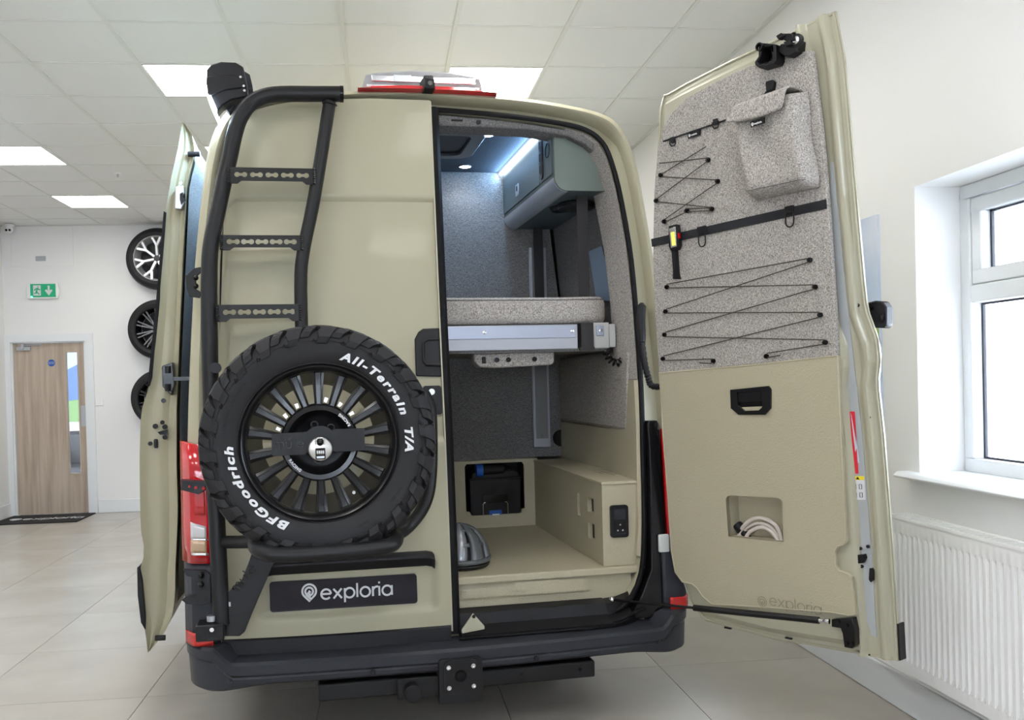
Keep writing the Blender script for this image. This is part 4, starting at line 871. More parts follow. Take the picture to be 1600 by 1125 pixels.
MB().tube(ringp([(1152,846),(1158,828),(1172,813),(1188,809),(1205,815),(1217,828),(1222,850)],.015), .0075, 8).tube(ringp([(1156,846),(1165,827),(1182,818),(1200,821),(1214,834),(1221,852)],.005), .0075, 8).tube(ringp([(1163,845),(1172,831),(1188,824),(1203,829),(1214,842),(1219,858)],.018), .0075, 8).build('cable_loops', CREAM, cb_)
a_ = Vector(DM(*inv_door(1152,820,.0),.0)); b_ = Vector(DM(*inv_door(1174,846,.01),.01))
MB().tube([a_, a_.lerp(b_,.4), a_.lerp(b_,.42), b_], [.020,.022,.014,.012], 12).build('plug', BLACK, cb_); MB().ball(Vector(DM(*inv_door(1150,822,.01),.01)), .008).build('plug_pin', CHROME, cb_)

# ================================================================== LADDER RACK
lr = thing('ladder_rack', 'black tubular ladder and spare wheel carrier on the closed rear door', 'ladder', (-.7,-.1,.5))
def lp_(u, v, off): return so(u, v, off)
mp = [(531,147,-.085),(490,147,-.085),(440,147,-.085),(412,151,-.085),(390,163,-.085),(375,184,-.085),(366,212,-.085),(359,245,-.085),(350,283,-.085),(339,335,-.085),(330,380,-.085),(327,420,-.085),(327,500,-.085),(329,600,-.085),(333,700,-.085),(338,800,-.085),(342,880,-.085),(346,975,-.085)]
MB().tube(smooth_path([lp_(*q) for q in mp],3), .031, 16).build('main_tube', STEEL, lr)
MB().cyl(lp_(531,147,-.085), .0325, .014, (1,.0,0), 20).build('end_cap', GLOSSB, lr)
MB().tube(smooth_path([lp_(*q) for q in [(515,160,-.085),(508,205,-.085),(499,262,-.085),(488,325,-.085),(478,372,-.085),(473,400,-.085),(470,430,-.085),(471,505,-.085),(474,560,-.07)]],3), .0255, 16).build('inner_tube', STEEL, lr)
def weld(u,v,r,off=-.085):
    p = lp_(u,v,off); MB().lathe([(r*.9,-.006),(r+.006,0),(r*.9,.006)], p, (.15,-.1,1), 18).build('weld_bead', STEEL, lr)
weld(515,163,.0255)
for (a,b,c_,d_) in (((352,262),(494,264),(494,289),(352,287)), ((340,368),(475,368),(475,392),(336,391)), ((334,477),(473,475),(474,502),(334,503))):
    P = [lp_(u,v,-.10) for u,v in (a,b,c_,d_)]
    x0_, x1_ = P[0].x+.01, P[1].x-.005; z1_ = (P[0].z+P[1].z)/2; z0_ = (P[2].z+P[3].z)/2
    outer = [(x0_,z0_),(x0_+.035,z0_),(x0_+.05,z0_+.012),(x1_-.05,z0_+.012),(x1_-.035,z0_),(x1_,z0_),(x1_,z1_),(x0_,z1_)]
    zc = (z0_+z1_)/2+.004; holes = []
    for k in range(5):
        xc = x0_+.048+(x1_-x0_-.096)*k/4; r = .0108; dx = .0140
        holes.append(arc(xc+dx,zc,r,-145,145,10)+arc(xc-dx,zc,r,35,325,10))
    cx_ = (x0_+x1_)/2
    mz_ = MB().flat(outer, holes, -.004, .004, lambda a_,b_,c__: (a_, yr(b_)-.105+c__, b_)); mz_.box(x0_,x1_,yr(z1_)-.105,yr(z1_)-.06,z1_-.004,z1_)
    mz_.build('rung', STEEL, lr, ang=25)
    for xx in (x0_+.004, x1_-.004): MB().tube([(xx,yr(z)-.112,z) for z in [z0_+(z1_-z0_)*k/14 for k in range(15)]], [.0075 if k%2 else .005 for k in range(15)], 6).build('weld_bead', STEEL, lr)
# wheel cradle hoop and the tube behind the tyre
hp = [lp_(345,847,-.085), lp_(372,847,-.10)]
MB().tube([lp_(345,847,-.085), lp_(372,847,-.12), lp_(398,846,-.24)], .024, 14).build('cradle_stub', STEEL, lr)
hl = [lp_(400,841,-.22), lp_(399,850,-.34), at(402,857,-.42), at(415,864,-.455), at(440,867,-.46), at(520,863,-.46), at(590,856,-.46), at(612,851,-.44), at(619,843,-.38), lp_(618,838,-.25)]
MB().tube(smooth_path(hl,4), .0265, 16).build('cradle_hoop', STEEL, lr)
MB().tube(smooth_path([lp_(608,840,-.23), lp_(632,828,-.15), lp_(655,803,-.12), lp_(668,775,-.11), lp_(673,740,-.10), lp_(674,690,-.10), lp_(672,640,-.10), lp_(662,615,-.10)],4), .025, 14).build('rear_loop', STEEL, lr)
gp = [so(u,v,-.075) for u,v in ((398,852),(434,866),(424,888),(410,920),(395,955),(383,985),(375,992),(345,992),(352,930),(366,915),(378,905),(388,880))]
gs = MB().prism([(p.x,p.z) for p in gp], -.0, .008, lambda a_,b_,c__: (a_, yr(b_)-.085-c__, b_)).build('gusset_plate', STEEL, lr, bevel=.002)
g0 = so(371,925,-.09); g1 = so(406,883,-.09); dx, dz = g1.x-g0.x, g1.z-g0.z; L_ = math.hypot(dx,dz); ux, uz = dx/L_, dz/L_
pl, _ = word('mule', 0, 0, L_/5.0, .1)
EMB = mat('engraved_black', (.004,.004,.005), .25)
MB().strokes(pl, .0045, 0, .0012, lambda a_,b_,c__: (g0.x+a_*ux-b_*uz, yr(g0.z)-.0935-c__, g0.z+a_*uz+b_*ux)).build('cut_lettering', EMB, gs)
# brackets round the left corner
def brk_(px, off, d, nm='hinge_bracket'):
    q = [so(u,v,off) for u,v in px]; return MB().prism([(p.x,p.z) for p in q], 0, d, lambda a_,b_,c__: (a_, yr(b_)+off-c__, b_)).build(nm, STEEL, lr, bevel=.002)
b1 = brk_([(291,432),(304,420),(314,418),(316,425),(307,433),(307,452),(316,458),(312,466),(297,464),(293,452)], -.02, .02)
for u,v in ((306,434),(306,447)): MB().ball(so(u,v,-.045),.011).build('bolt', GLOSSB, b1)
b2 = brk_([(284,751),(322,753),(322,765),(311,772),(283,765)], -.0, .012)
MB().prism([(p.x,p.z) for p in [so(u,v,-.0) for u,v in ((284,749),(322,751),(322,753),(284,751))]], 0, .06, lambda a_,b_,c__: (a_, yr(b_)+.02-c__, b_)).build('bracket_flange', STEEL, b2)
for u,v,r in ((296,760,.005),(306,762,.006),(318,763,.007)): MB().cyl(so(u,v,-.013), r, .002, (0,-1,0), 12).build('bracket_hole', RED, b2)
b3 = brk_([(287,888),(322,890),(330,896),(330,940),(318,944),(293,942),(285,936),(292,930),(306,928),(306,902),(292,898)], -.015, .02)
for u,v in ((314,899),(314,913)): MB().ball(so(u,v,-.05),.012).build('bolt', GLOSSB, b3)
b4 = MB().box(*(lambda a,b: (a.x,b.x,-.13,-.03,b.z,a.z))(at(307,974,-.09),at(352,996,-.09))).build('foot_bracket', STEEL, lr, bevel=.006)
MB().cyl(at(331,970,-.09), .018, .02, (0,0,1), 14).build('foot_pin', ALU, b4)
MB().cyl(at(331,984,-.131),.008,.003,(0,-1,0),12).build('bolt', CHROME, b4)
MB().box(*(lambda a,b: (a.x,b.x,-.084,-.082,b.z,a.z))(at(356,941,-.085),at(361,965,-.085))).build('reflective_mark', ALU, lr)
p = so(338,575,-.10); MB().cyl(p,.02,.03,(0,-1,0),14).build('clamp_knob', BLACK, lr)

# ================================================================== SPARE WHEEL
WR = .405; WC = at(499,689,-.30); WC = Vector((WC.x, -.30, WC.z))
sw_ = thing('spare_wheel', 'all terrain spare wheel with raised white lettering on the rear carrier', 'wheel', (WC.x,WC.y,WC.z-WR))
ax = Vector((0,-1,0))
# profile (radius, forward offset)
prf = [(.258,.085),(.268,.100),(.285,.112),(.31,.121),(.335,.125),(.352,.124),(.368,.118),(.382,.108),(.388,.095),(.390,.06),(.391,0)]
full = prf+[(r,-h) for r,h in prf[-2::-1]]
ty = MB().lathe(full+[(.255,-.08),(.255,.08)], WC, ax, 96, close=True).build('tyre', RUBBER, sw_)
# lugs: t runs along the profile
PL = [(.391,.0),(.390,.06),(.389,.090),(.384,.108),(.368,.1195),(.340,.1262)]
def ppt(t):
    t *= len(PL)-1; i = min(int(t),len(PL)-2); f = t-i; return PL[i][0]+(PL[i+1][0]-PL[i][0])*f, PL[i][1]+(PL[i+1][1]-PL[i][1])*f
def pnt(th, t, h, sgn=1):
    r, y = ppt(t); r1, y1 = ppt(min(1,t+.04)); r0, y0_ = ppt(max(0,t-.04)); tr, tyy = r1-r0, y1-y0_; l = math.hypot(tr,tyy); nr, ny = tyy/l, -tr/l
    r += nr*h; y += ny*h; return WC+Vector((math.cos(th)*r, -sgn*y, math.sin(th)*r))
def lug(mb, thL, thR, ta, tb, h, sgn, n=7, tilt=0):
    rows = []
    for k in range(n):
        t = ta+(tb-ta)*k/(n-1); a, b = thL(k/(n-1)), thR(k/(n-1)); hh_ = h if k < n-1 else h*.35
        rows.append([pnt(a,t,0,sgn), pnt(a+.006,t,hh_,sgn), pnt((a+b)/2,t,hh_,sgn), pnt(b-.006,t,hh_,sgn), pnt(b,t,0,sgn)])
    mb.grid(lambda i,j: rows[i][j], n, 5); mb.f.append(tuple(len(mb.v)-5*n+j for j in range(5))); mb.f.append(tuple(len(mb.v)-5+j for j in range(5)))
NL = 22
zig = lambda k, am: am*(abs(((k*2)%2)-1)-.5)
for sgn in (1,-1):
    mbl = MB()
    for k in range(NL):
        t0 = 2*pi*k/NL+(0 if sgn==1 else pi/NL)
        lug(mbl, lambda q: t0+.006+zig(q,.075), lambda q: t0+.150-.03*(q>.8)+zig(q,.075), .20, 1.0, .0150, sgn)
        lug(mbl, lambda q: t0+.172+zig(q,.075), lambda q: t0+.268+zig(q,.075), .20, .84, .0135, sgn)
        lug(mbl, lambda q: t0+.02-zig(q,.06), lambda q: t0+.13-zig(q,.06), -.02 if 0 else .0, .17, .013, sgn, 5)
        lug(mbl, lambda q: t0+.16-zig(q,.06), lambda q: t0+.265-zig(q,.06), .0, .17, .013, sgn, 5)
    mbl.build('tread_blocks', RUBBER, ty, ang=25, kind='stuff')
# chevrons on shoulder lugs (sipes) and marker triangles
mt_ = MB()
for k in range(NL):
    t0 = 2*pi*k/NL
    for a_,b_ in ((t0+.03,t0+.13),(t0+.18,t0+.26)):
        for off_ in (0,):
            P = [pnt(a_,.62,.0136), pnt((a_+b_)/2,.50,.0136), pnt(b_,.62,.0136)]; mt_.tube(P, .0012, 4)
    tri = [pnt(t0+.155,.98,.004), pnt(t0+.175,.90,.004), pnt(t0+.195,.98,.004)]; mt_.tube(tri, .002, 4, closed=True)
mt_.build('sipe_marks', SEAL, ty, kind='stuff')
MB().lathe([(.349,.1265),(.3505,.1275),(.352,.1265)], WC, ax, 96).build('sidewall_rib', RUBBER, ty)
for r_,a_ in ((.272,.104),): MB().lathe([(r_-.002,a_),(r_,a_+.003),(r_+.003,a_+.001)], WC, ax, 96).build('bead_rib', RUBBER, ty)
def polar(txt, deg0, R0, size, m, nm, par, y0_, d, sgn=1, bold=.0, shear=.2, sp=1.05, deg1=None):
    kx = 1
    if deg1 is not None:
        t_ = MB().text(txt, size, 0, d, lambda a,b,c: (a,b,c), bold=bold, shear=shear, space=sp); kx = rad(deg0-deg1)*R0/max(p[0] for p in t_.v)
    def fn(a, b, c):
        a *= kx
        th = rad(deg0)-sgn*a/R0; r = R0+sgn*b; return WC+Vector((math.cos(th)*r, -(y0_+c-(abs(r-.335)*.10)), math.sin(th)*r))
    MB().text(txt, size, 0, d, fn, bold=bold, shear=shear, space=sp).build(nm, m, par)
polar('All-Terrain', 75, .293, .038, WHITE, 'sidewall_lettering', ty, .1205, .004, bold=.0016, sp=1.3, deg1=17)
polar('T/A', 9, .293, .038, WHITE, 'sidewall_lettering', ty, .1205, .004, bold=.0016, sp=1.1, deg1=-8)
polar('BFGoodrich', 248, .288, .038, WHITE, 'sidewall_lettering', ty, .1205, .004, bold=.0016, sp=1.25, deg1=180)
for tx,d0,R0 in (('LT265/65R17   LOAD RANGE', 172,.315),('TUBELESS', 330,.312),('RADIAL', 300,.31)):
    polar(tx, d0, R0, .014, SEAL, 'moulded_lettering', ty, .1235, .0015, shear=0)
# rim
rm = MB().lathe([(.262,-.09),(.250,-.085),(.243,.055),(.243,.075),(.252,.082),(.262,.100),(.266,.108),(.262,.112),(.252,.104),(.246,.090),(.240,.04),(.205,-.06),(.200,-.088)], WC, ax, 72).build('rim', RIMB, sw_)  # barrel narrowed at the back to darken the gaps between spokes
NS = 18
for k in range(NS):
    th = pi/2+2*pi*k/NS; u = Vector((math.cos(th),0,math.sin(th))); v = Vector((-math.sin(th),0,math.cos(th)))
    def sc(r, hw, y): return [WC+u*r+v*s_*hw+ax*(y+o) for s_,o in ((-1,-.03),(-1,0),(-.55,.006),(-.45,.001),(.45,.001),(.55,.006),(1,0),(1,-.03))]
    MB().loft([sc(.125,.0135,.072),sc(.15,.0145,.070),(sc(.21,.0185,.066)),sc(.240,.022,.068),sc(.252,.026,.085)]).build('spoke', RIMB, rm, ang=30)
    if k in (1,2,17,16,3,15): 
        p = WC+(u*.143+v*.026)+ax*.045; MB().hexa([p+u*a_+v*b_+ax*c_ for c_ in (0,.012) for a_,b_ in ((-.006,-.005),(.010,-.006),(.010,.006),(-.006,.005))]).build('balance_weight', CHROME, rm)
p = WC+Vector((math.cos(rad(-58))*.212,0,math.sin(rad(-58))*.212))+ax*.05; MB().cyl(p,.006,.02,ax,10).build('tyre_valve', CHROME, rm)
hb_ = MB().lathe([(.0001,.045),(.085,.045),(.095,.050),(.112,.075),(.128,.078),(.135,.070),(.135,.03),(.0001,.03)], WC, ax, 56).build('hub', RIMB, rm)
for k,a_ in enumerate((105,50,-22,-95,178)):
    p = WC+Vector((math.cos(rad(a_))*.062,0,math.sin(rad(a_))*.062))+ax*.046; MB().lathe([(.0001,-.004),(.009,-.004),(.010,.004),(.013,.004),(.014,0)], p, ax, 16).build('bolt_hole', RIMB, hb_)
def polar2(txt, deg0): 
    R0 = .121
    def fn(a, b, c):
        th = rad(deg0)+a/R0; r = R0-b; return WC+Vector((math.cos(th)*r, -(.0775+c), math.sin(th)*r))
    MB().text(txt, .014, 0, .002, fn, bold=.0007, space=1.15).build('hub_lettering', WHITE, hb_)
polar2('RACING', 208); polar2('RACING', 27)
# lock plate
lkp = MB().flat([(-.160,-.037),(-.05,-.036)]+arc(0,0,.052,212,328,10)+[(.05,-.032),(.150,-.030),(.152,.046),(.05,.046)]+arc(0,.004,.056,42,138,10)+[(-.05,.040),(-.160,.038)], [], .118, .128, lambda a_,b_,c__: WC+Vector((a_,-c__,b_)))
LK = lkp.build('lock_plate', STEEL, sw_, bevel=.002)
MB().cyl(WC+ax*.05,.03,.07,ax,20).build('lock_post', STEEL, LK)
pl, _ = word('mule', -.148, -.012, .021, .12)
e_ = pl+[arc(-.096,.008,.011,100,170,5), arc(-.085,.008,.011,80,10,5)]
MB().strokes(pl, .0032, .128, .1290, lambda a_,b_,c__: WC+Vector((a_,-c__,b_))).strokes([[(-.112,.014),(-.118,.028),(-.105,.016)],[(-.100,.014),(-.094,.028),(-.106,.016)]], .003, .128,.129, lambda a_,b_,c__: WC+Vector((a_,-c__,b_))).build('engraved_mark', EMB, LK)
pk = thing('padlock', 'round silver combination padlock at the centre of the spare wheel', 'padlock', tuple(WC+ax*.14+Vector((0,0,-.05))))
pc = WC+Vector((0,0,-.018))+ax*.130
MB().lathe([(.0001,.022),(.030,.022),(.038,.019),(.041,.012),(.041,.006),(.036,.0),(.0001,0)], pc, ax, 40).build('lock_body', mat('brushed_nickel',(.55,.53,.49),.35,.9), pk)
MB().tube([pc+ax*.012+Vector(q) for q in ((-.013,-.012,.016),(-.014,-.014,.030),(-.007,-.014,.038),(.007,-.014,.038),(.014,-.014,.030),(.013,-.012,.016))], .0036, 8).build('shackle', CHROME, pk)
MB().ball(pc+ax*.014+Vector((0,0,.024)),.017,sc=(1,.8,1)).build('shackle_gap', GLOSSB, pk)
dc = MB().box(pc.x-.0165,pc.x+.0165,pc.y-.030,pc.y-.018,pc.z-.034,pc.z+.004).build('dial_case', GLOSSB, pk, bevel=.003)
for k in range(4): 
    o = MB().cyl(pc+Vector((-.0125+.0065*k,-.028,-.010)),.008,.0052,(1,0,0),10).build('number_dial', CHROME, dc)
MB().box(pc.x-.013,pc.x+.013,pc.y-.0315,pc.y-.030,pc.z-.030,pc.z-.023).build('dial_label', ALU, dc)

# ================================================================== VAN INTERIOR
BY = 1.35      # felt bulkhead
# linings belong to the van
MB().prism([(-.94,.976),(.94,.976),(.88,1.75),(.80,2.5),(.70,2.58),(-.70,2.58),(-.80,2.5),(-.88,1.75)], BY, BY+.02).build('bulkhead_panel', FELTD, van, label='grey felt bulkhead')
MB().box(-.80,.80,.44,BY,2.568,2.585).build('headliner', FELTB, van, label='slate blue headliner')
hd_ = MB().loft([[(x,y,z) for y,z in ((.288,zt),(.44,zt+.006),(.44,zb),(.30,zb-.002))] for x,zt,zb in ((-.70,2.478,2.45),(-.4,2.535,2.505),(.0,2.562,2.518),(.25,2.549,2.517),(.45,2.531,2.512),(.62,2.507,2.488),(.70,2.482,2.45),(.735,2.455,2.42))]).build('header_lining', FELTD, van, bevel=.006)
MB().cyl((.215,.297,2.533),.011,.006,(0,-1,0),16).build('push_knob', BLACK, hd_); MB().box(.095,.145,.288,.297,2.534,2.541).build('slot_clip', BLACK, hd_, bevel=.002)
# felt lining round the right jamb
JL = []
for (xa,za),xb in (((.60,2.512),.56),((.69,2.490),.64),((.742,2.455),.695),((.780,2.39),.745),((.815,2.25),.790),((.847,2.0),.824),((.860,1.75),.838),((.860,1.4),.838)):
    JL.append([(xa,yr(za)+.076,za),(xa,yr(za)+.30,za-.0),(xb,yr(za)+.30,za-.045 if za>2.3 else za),(xb,yr(za)+.26,za-.045 if za>2.3 else za)])
MB().loft(JL).build('jamb_lining', FELT, van, bevel=.004)
MB().loft([[(xa,yr(za)+.078,za),(xa+.01,yr(za)+.45,za),(xa-.0,yr(za)+.45,za),(xa-.014,yr(za)+.09,za)] for xa,za in ((.861,1.4),(.856,1.2),(.849,1.0),(.842,.77),(.830,.65))]).build('jamb_trim', TRIM, van)
# right side wall lining: felt above, grained board lower
def linx(z): return interp(z, [.5,.85,1.1,1.4,1.75,2.0,2.28,2.4,2.56],[.965,.96,.945,.92,.89,.87,.845,.825,.79])
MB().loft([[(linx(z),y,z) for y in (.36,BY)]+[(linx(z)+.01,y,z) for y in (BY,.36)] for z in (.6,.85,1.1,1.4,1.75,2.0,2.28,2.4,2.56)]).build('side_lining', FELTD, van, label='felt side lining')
def atx(u,v,x): return hit(u, v, (x,0,0), (1,0,0))
wq = [atx(u,v,.852) for u,v in ((922,393),(943,384),(957,445),(962,470),(928,470))]
sw2 = MB().prism([(p.y,p.z) for p in wq], -.022, -.014, lambda a,b,c: (linx(b)+c,a,b)).build('side_window', mat('window_blue_reflection',(.20,.27,.36),.4), van)  # the window's blue reflection is put into its flat colour
wq = [atx(u,v,.845) for u,v in ((942,383),(951,379),(961,447),(953,451))]
MB().prism([(p.y,p.z) for p in wq], -.030, -.024, lambda a,b,c: (linx(b)+c,a,b)).build('window_edge', BLACK, sw2, bevel=.004)
MB().loft([[(x,y,z) for x,z in ((.862,.955),(.862,1.17),(.92,1.17),(.92,.955))] for y in (.28,BY)]).build('side_board', TRIM, van)
fpv = MB().prism([(.27,1.165),(.30,1.17),(1.30,1.175),(1.30,1.53),(.22,1.53)], .845, .905, lambda a,b,c: (c-.0,a,b)).build('padded_panel', FELT, van, bevel=.018, label='padded felt side panel')
# left side lining
MB().loft([[(-linx(z),y,z) for y in (.36,BY)]+[(-linx(z)-.01,y,z) for y in (BY,.36)] for z in (.6,.85,1.1,1.4,1.75,2.0,2.28,2.4,2.56)]).build('side_lining', FELTD, van)
# roof hatch over the bed
rh = MB().flat(rrect(-.22,.305,.50,.98,.09), [rrect(-.13,.24,.56,.92,.05)], 2.545, 2.568, lambda a,b,c: (a,b,c)).build('roof_hatch', mat('hatch_trim',(.075,.085,.10),.4), van, bevel=.004)
MB().box(-.13,.24,.56,.92,2.560,2.566).build('hatch_blind', BLACK, rh)
for n_,(x,y) in enumerate(((.317,.60),(.325,1.21),(-.32,.60),(-.32,1.2))):
    t = thing('downlight', 'small round recessed light in the van headliner %s' % ('nearest the open rear door','further in above the bulkhead','hidden behind the closed door','hidden further in behind the closed door')[n_], 'light', (x,y,2.55))
    MB().lathe([(.034,.0),(.036,.005),(.03,.006),(.028,.002)], (x,y,2.568), (0,0,-1), 24).build('bezel', ALU, t); MB().cyl((x,y,2.568),.029,.005,(0,0,-1),24).build('diffuser', SPOTM, t)
    ld_ = bpy.data.lights.new('downlight_lamp','SPOT'); ld_.energy = 2.2; ld_.color = (.80,.89,1); ld_.spot_size = rad(140); ld_.spot_blend = .6; ld_.shadow_soft_size = .03
    lo_ = bpy.data.objects.new('lamp', ld_); COL.objects.link(lo_); lo_.parent = t; lo_.location = (0,0,.008)
# overhead cabinet
oc_ = thing('overhead_cabinet', 'blue green overhead cabinet high on the right inside the van', 'cabinet', (.7,.8,2.25))
CP = [(.567,2.562),(.567,2.33)]+arc(.625,2.313,.058,180,270,8)+[(.862,2.255),(.862,2.33),(.845,2.40),(.81,2.455),(.765,2.505),(.71,2.545),(.66,2.562)]
MB().prism(CP, .352, BY).build('body', CABG, oc_, ang=25)
MB().prism([((x-.72)*1.005+.72,(z-2.4)*1.005+2.4) for x,z in CP], .346, .358).build('end_panel', mat('sage_laminate',(.135,.165,.145),.5), oc_, bevel=.0015)
MB().loft([[(.625+.0605*math.cos(rad(a)),y,2.313+.0605*math.sin(rad(a))) for a in range(178,275,8)]+[(.625+.055*math.cos(rad(a)),y,2.313+.055*math.sin(rad(a))) for a in range(272,170,-8)] for y in (.36,BY)]).build('corner_rail', mat('satin_alloy',(.42,.45,.50),.45,.5), oc_, ang=50)
fd = lambda a,b,c: (.567-c, a, b)
MB().flat(rrect(.585,1.335,2.335,2.548,.004), [], 0, .006, fd).build('door', CABG, oc_)
MB().flat(rrect(.37,.575,2.335,2.548,.004), [], 0, .006, fd).build('end_door', CABG, oc_)
la = MB().flat(rrect(.985,1.045,2.37,2.43,.004), [], .006, .009, fd).build('push_latch', ALU, oc_); MB().flat(rrect(1.005,1.025,2.395,2.42,.003), [], .009, .0105, fd).build('latch_slot', BLACK, la)
vp = MB().flat(rrect(.505,.565,2.345,2.545,.028), [], .006, .012, fd).build('vent_plate', BLACK, oc_)
for z in (2.37,2.425,2.48): MB().flat(rrect(.513,.557,z,z+.045,.01), [rrect(.519,.551,z+.005,z+.040,.006)], .012, .014, fd).build('vent_louvre', DGREY, vp)
MB().flat(arc(.432,2.455,.034,0,355,24), [arc(.432,2.455,.030,0,355,24)], .006, .0085, fd).build('finger_pull', GLOSSB, oc_)
MB().lathe([(.0001,.022),(.04,.022),(.052,.010),(.055,0)], (.70,.72,2.255), (0,0,-1), 24).build('reading_lamp', GLOSSB, oc_)
MB().prism(arc(.75,.62,.09,0,345,20), 2.226, 2.254, lambda a,b,c: (a,b*1.0,c)).build('speaker', BLACK, oc_, bevel=.006)
ls2 = thing('led_strip', 'glowing blue white light strip along the top of the overhead cabinet', 'light', (.55,.85,2.55))
MB().box(.545,.562,.46,BY-.005,2.555,2.566).build('strip_diffuser', LEDM, ls2)
al = bpy.data.lights.new('strip_lamp','AREA'); al.shape = 'RECTANGLE'; al.size = .03; al.size_y = .88; al.energy = 3.2; al.color = (.32,.60,1)
ao = bpy.data.objects.new('lamp', al); COL.objects.link(ao); ao.parent = ls2; ao.location = Vector((.54,.9,2.55))-Vector(ls2.location); ao.rotation_euler = (0, rad(62), 0)
# bed
bd = thing('raised_bed', 'grey alloy drop down bed frame with felt underside across the van', 'bed', (0,.8,1.47))
PROF = mat('grey_alloy_profile',(.40,.41,.45),.4,.35); PROF2 = mat('light_alloy_strip',(.40,.43,.52),.35,.6)
MB().box(-.78,.652,.335,.375,1.546,1.656).build('front_rail', PROF, bd, bevel=.003)
MB().box(-.78,.640,.330,.336,1.596,1.652).build('rail_strip', PROF2, bd, bevel=.002)
MB().box(.725,.80,.335,.375,1.546,1.662).box(.80,.832,.338,.375,1.55,1.655).build('rail_end', mat('pale_grey_cap',(.46,.46,.45),.45), bd, bevel=.004)
MB().box(.738,.775,.330,.336,1.602,1.65).build('end_plate', PROF2, bd, bevel=.003); MB().box(.652,.725,.35,.37,1.55,1.656).build('belt_gate', BLACK, bd)
for x in (.225,.625,.757): MB().lathe([(.0001,.001),(.003,.001),(.0035,.004),(.008,.003),(.009,0)], (x,.330,1.626), (0,-1,0), 14).build('screw', CHROME, bd)
MB().box(-.78,.832,.375,1.28,1.60,1.655).build('slat_board', PROF, bd)
MB().box(-.78,.80,.36,1.28,1.535,1.55).build('underside_panel', FELTD, bd)
up = MB().loft([[(x,y,z) for y,z in ((.40,zt),(.40,zb),(.50,zb),(.50,zt))] for x,zt,zb in ((.19,1.536,1.50),(.215,1.536,1.474),(.30,1.536,1.47),(.545,1.536,1.478),(.56,1.536,1.49))]).build('control_box', FELT, bd, bevel=.006)
for x in (.292,.345,.466): MB().cyl((x,.401,1.505),.011,.008,(0,-1,0),16).build('control_knob', BLACK, up)
MB().flat(rrect(.225,.24,1.49,1.52,.004), [], .39, .402, lambda a,b,c: (a,c,b)).build('switch', BLACK, up)
mt2 = MB()
def mtf(i, j):
    a = 2*pi*i/40; ex_ = lambda t,p: math.copysign(abs(t)**p,t)
    X = 0.02+.80*ex_(math.cos(a),.18); Y = .80+.465*ex_(math.sin(a),.18); t = j/10
    k = 1-.035*(abs(2*t-1)**6); return (X*k if 0 else .02+(X-.02)*(1-.02*abs(2*t-1)**5), .80+(Y-.80)*(1-.03*abs(2*t-1)**5), 1.662+.118*t+.003*math.sin(X*9)*t)
mt2.grid(mtf, 40, 11, True); n0 = len(mt2.v); mt2.f.append(tuple(n0-440+11*i+10 for i in range(40))); mt2.f.append(tuple(n0-440+11*i for i in range(40)))
mtr = mt2.build('mattress', FELT, None, ang=60, bevel=0); tag(mtr, 'grey felt covered mattress on the raised bed', 'mattress')
MB().tube([Vector(mtf(i,9))+Vector((0,-.001,0)) for i in range(22,39)], .003, 6).build('piping', FELTD, mtr)
# belts and rails
BELT = mat('wide_black_belt', (.022,.02,.022), .75)
MB().box(.700,.752,.452,.456,1.79,2.254).build('lift_belt', BELT, bd); MB().box(.663,.722,.322,.328,1.545,1.66).box(.655,.725,.318,.33,1.538,1.552).build('lift_belt', BELT, bd)
MB().box(.716,.768,1.29,1.295,1.79,2.254).build('lift_belt', BELT, bd)
rp = MB().box(.697,.795,1.325,1.349,1.03,2.15).build('guide_rail', PROF, bd, bevel=.004)
MB().box(.712,.780,1.319,1.325,1.08,2.15).build('rail_cover', mat('rail_grey',(.19,.19,.19),.45,.3), rp); MB().cyl((.745,1.319,1.095),.005,.003,(0,-1,0),10).build('screw', CHROME, rp)
# coil lead
cl2 = [so(938,549,.30), so(944,562,.30), so(956,568,.30), so(966,562,.30), so(974,555,.30)]
cp_ = smooth_path([(p.x,.318,p.z) for p in cl2], 4); hel = []
L_ = len(cp_)-1
for k in range(L_*8*1+1):
    t = k/8/ L_*L_; i = min(int(t),L_-1); p = cp_[i].lerp(cp_[i+1], t-i); a = 2*pi*k/14; tg_ = (cp_[i+1]-cp_[i]).normalized(); n1 = Vector((0,1,0)); n2 = tg_.cross(n1)
    hel.append(p+.0135*(math.cos(a)*n1+math.sin(a)*n2))
cw = MB().tube(hel, .0050, 6).build('coiled_lead', GLOSSB, None); tag(cw, 'black coiled lead hanging below the end of the bed rail', 'cable')
# storage pod with socket
pd_ = thing('storage_pod', 'sand grained storage pod with lid and black socket on the right of the load floor', 'storage box', (.76,.7,.605))
pw = lambda a,b,c: (.70-c, a, b)
cuts = [rrect(.445,.490,.777,.879,.004), rrect(.255,.338,.814,.880,.004), rrect(.250,.338,.695,.768,.004)]
MB().flat([(.1585,.606),(1.268,.606),(1.268,.954),(.1585,.954)], cuts, 0, .02, pw).build('side_panel', TRIM, pd_)
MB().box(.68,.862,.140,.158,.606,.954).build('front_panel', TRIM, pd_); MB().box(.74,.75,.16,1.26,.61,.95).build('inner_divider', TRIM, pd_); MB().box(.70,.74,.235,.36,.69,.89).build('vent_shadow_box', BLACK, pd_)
lid = MB().box(.676,.868,.134,1.268,.955,.968).build('lid', TRIM, pd_, bevel=.002)
lg = lambda a,b,c: (.80+b*.9, .52-a*-.9+.0, c)
pl, _ = word('exploria', 0, 0, .0); pl += [[(-.05+.02*k,.03),(-.05+.02*k,-.03)] for k in range(0)]
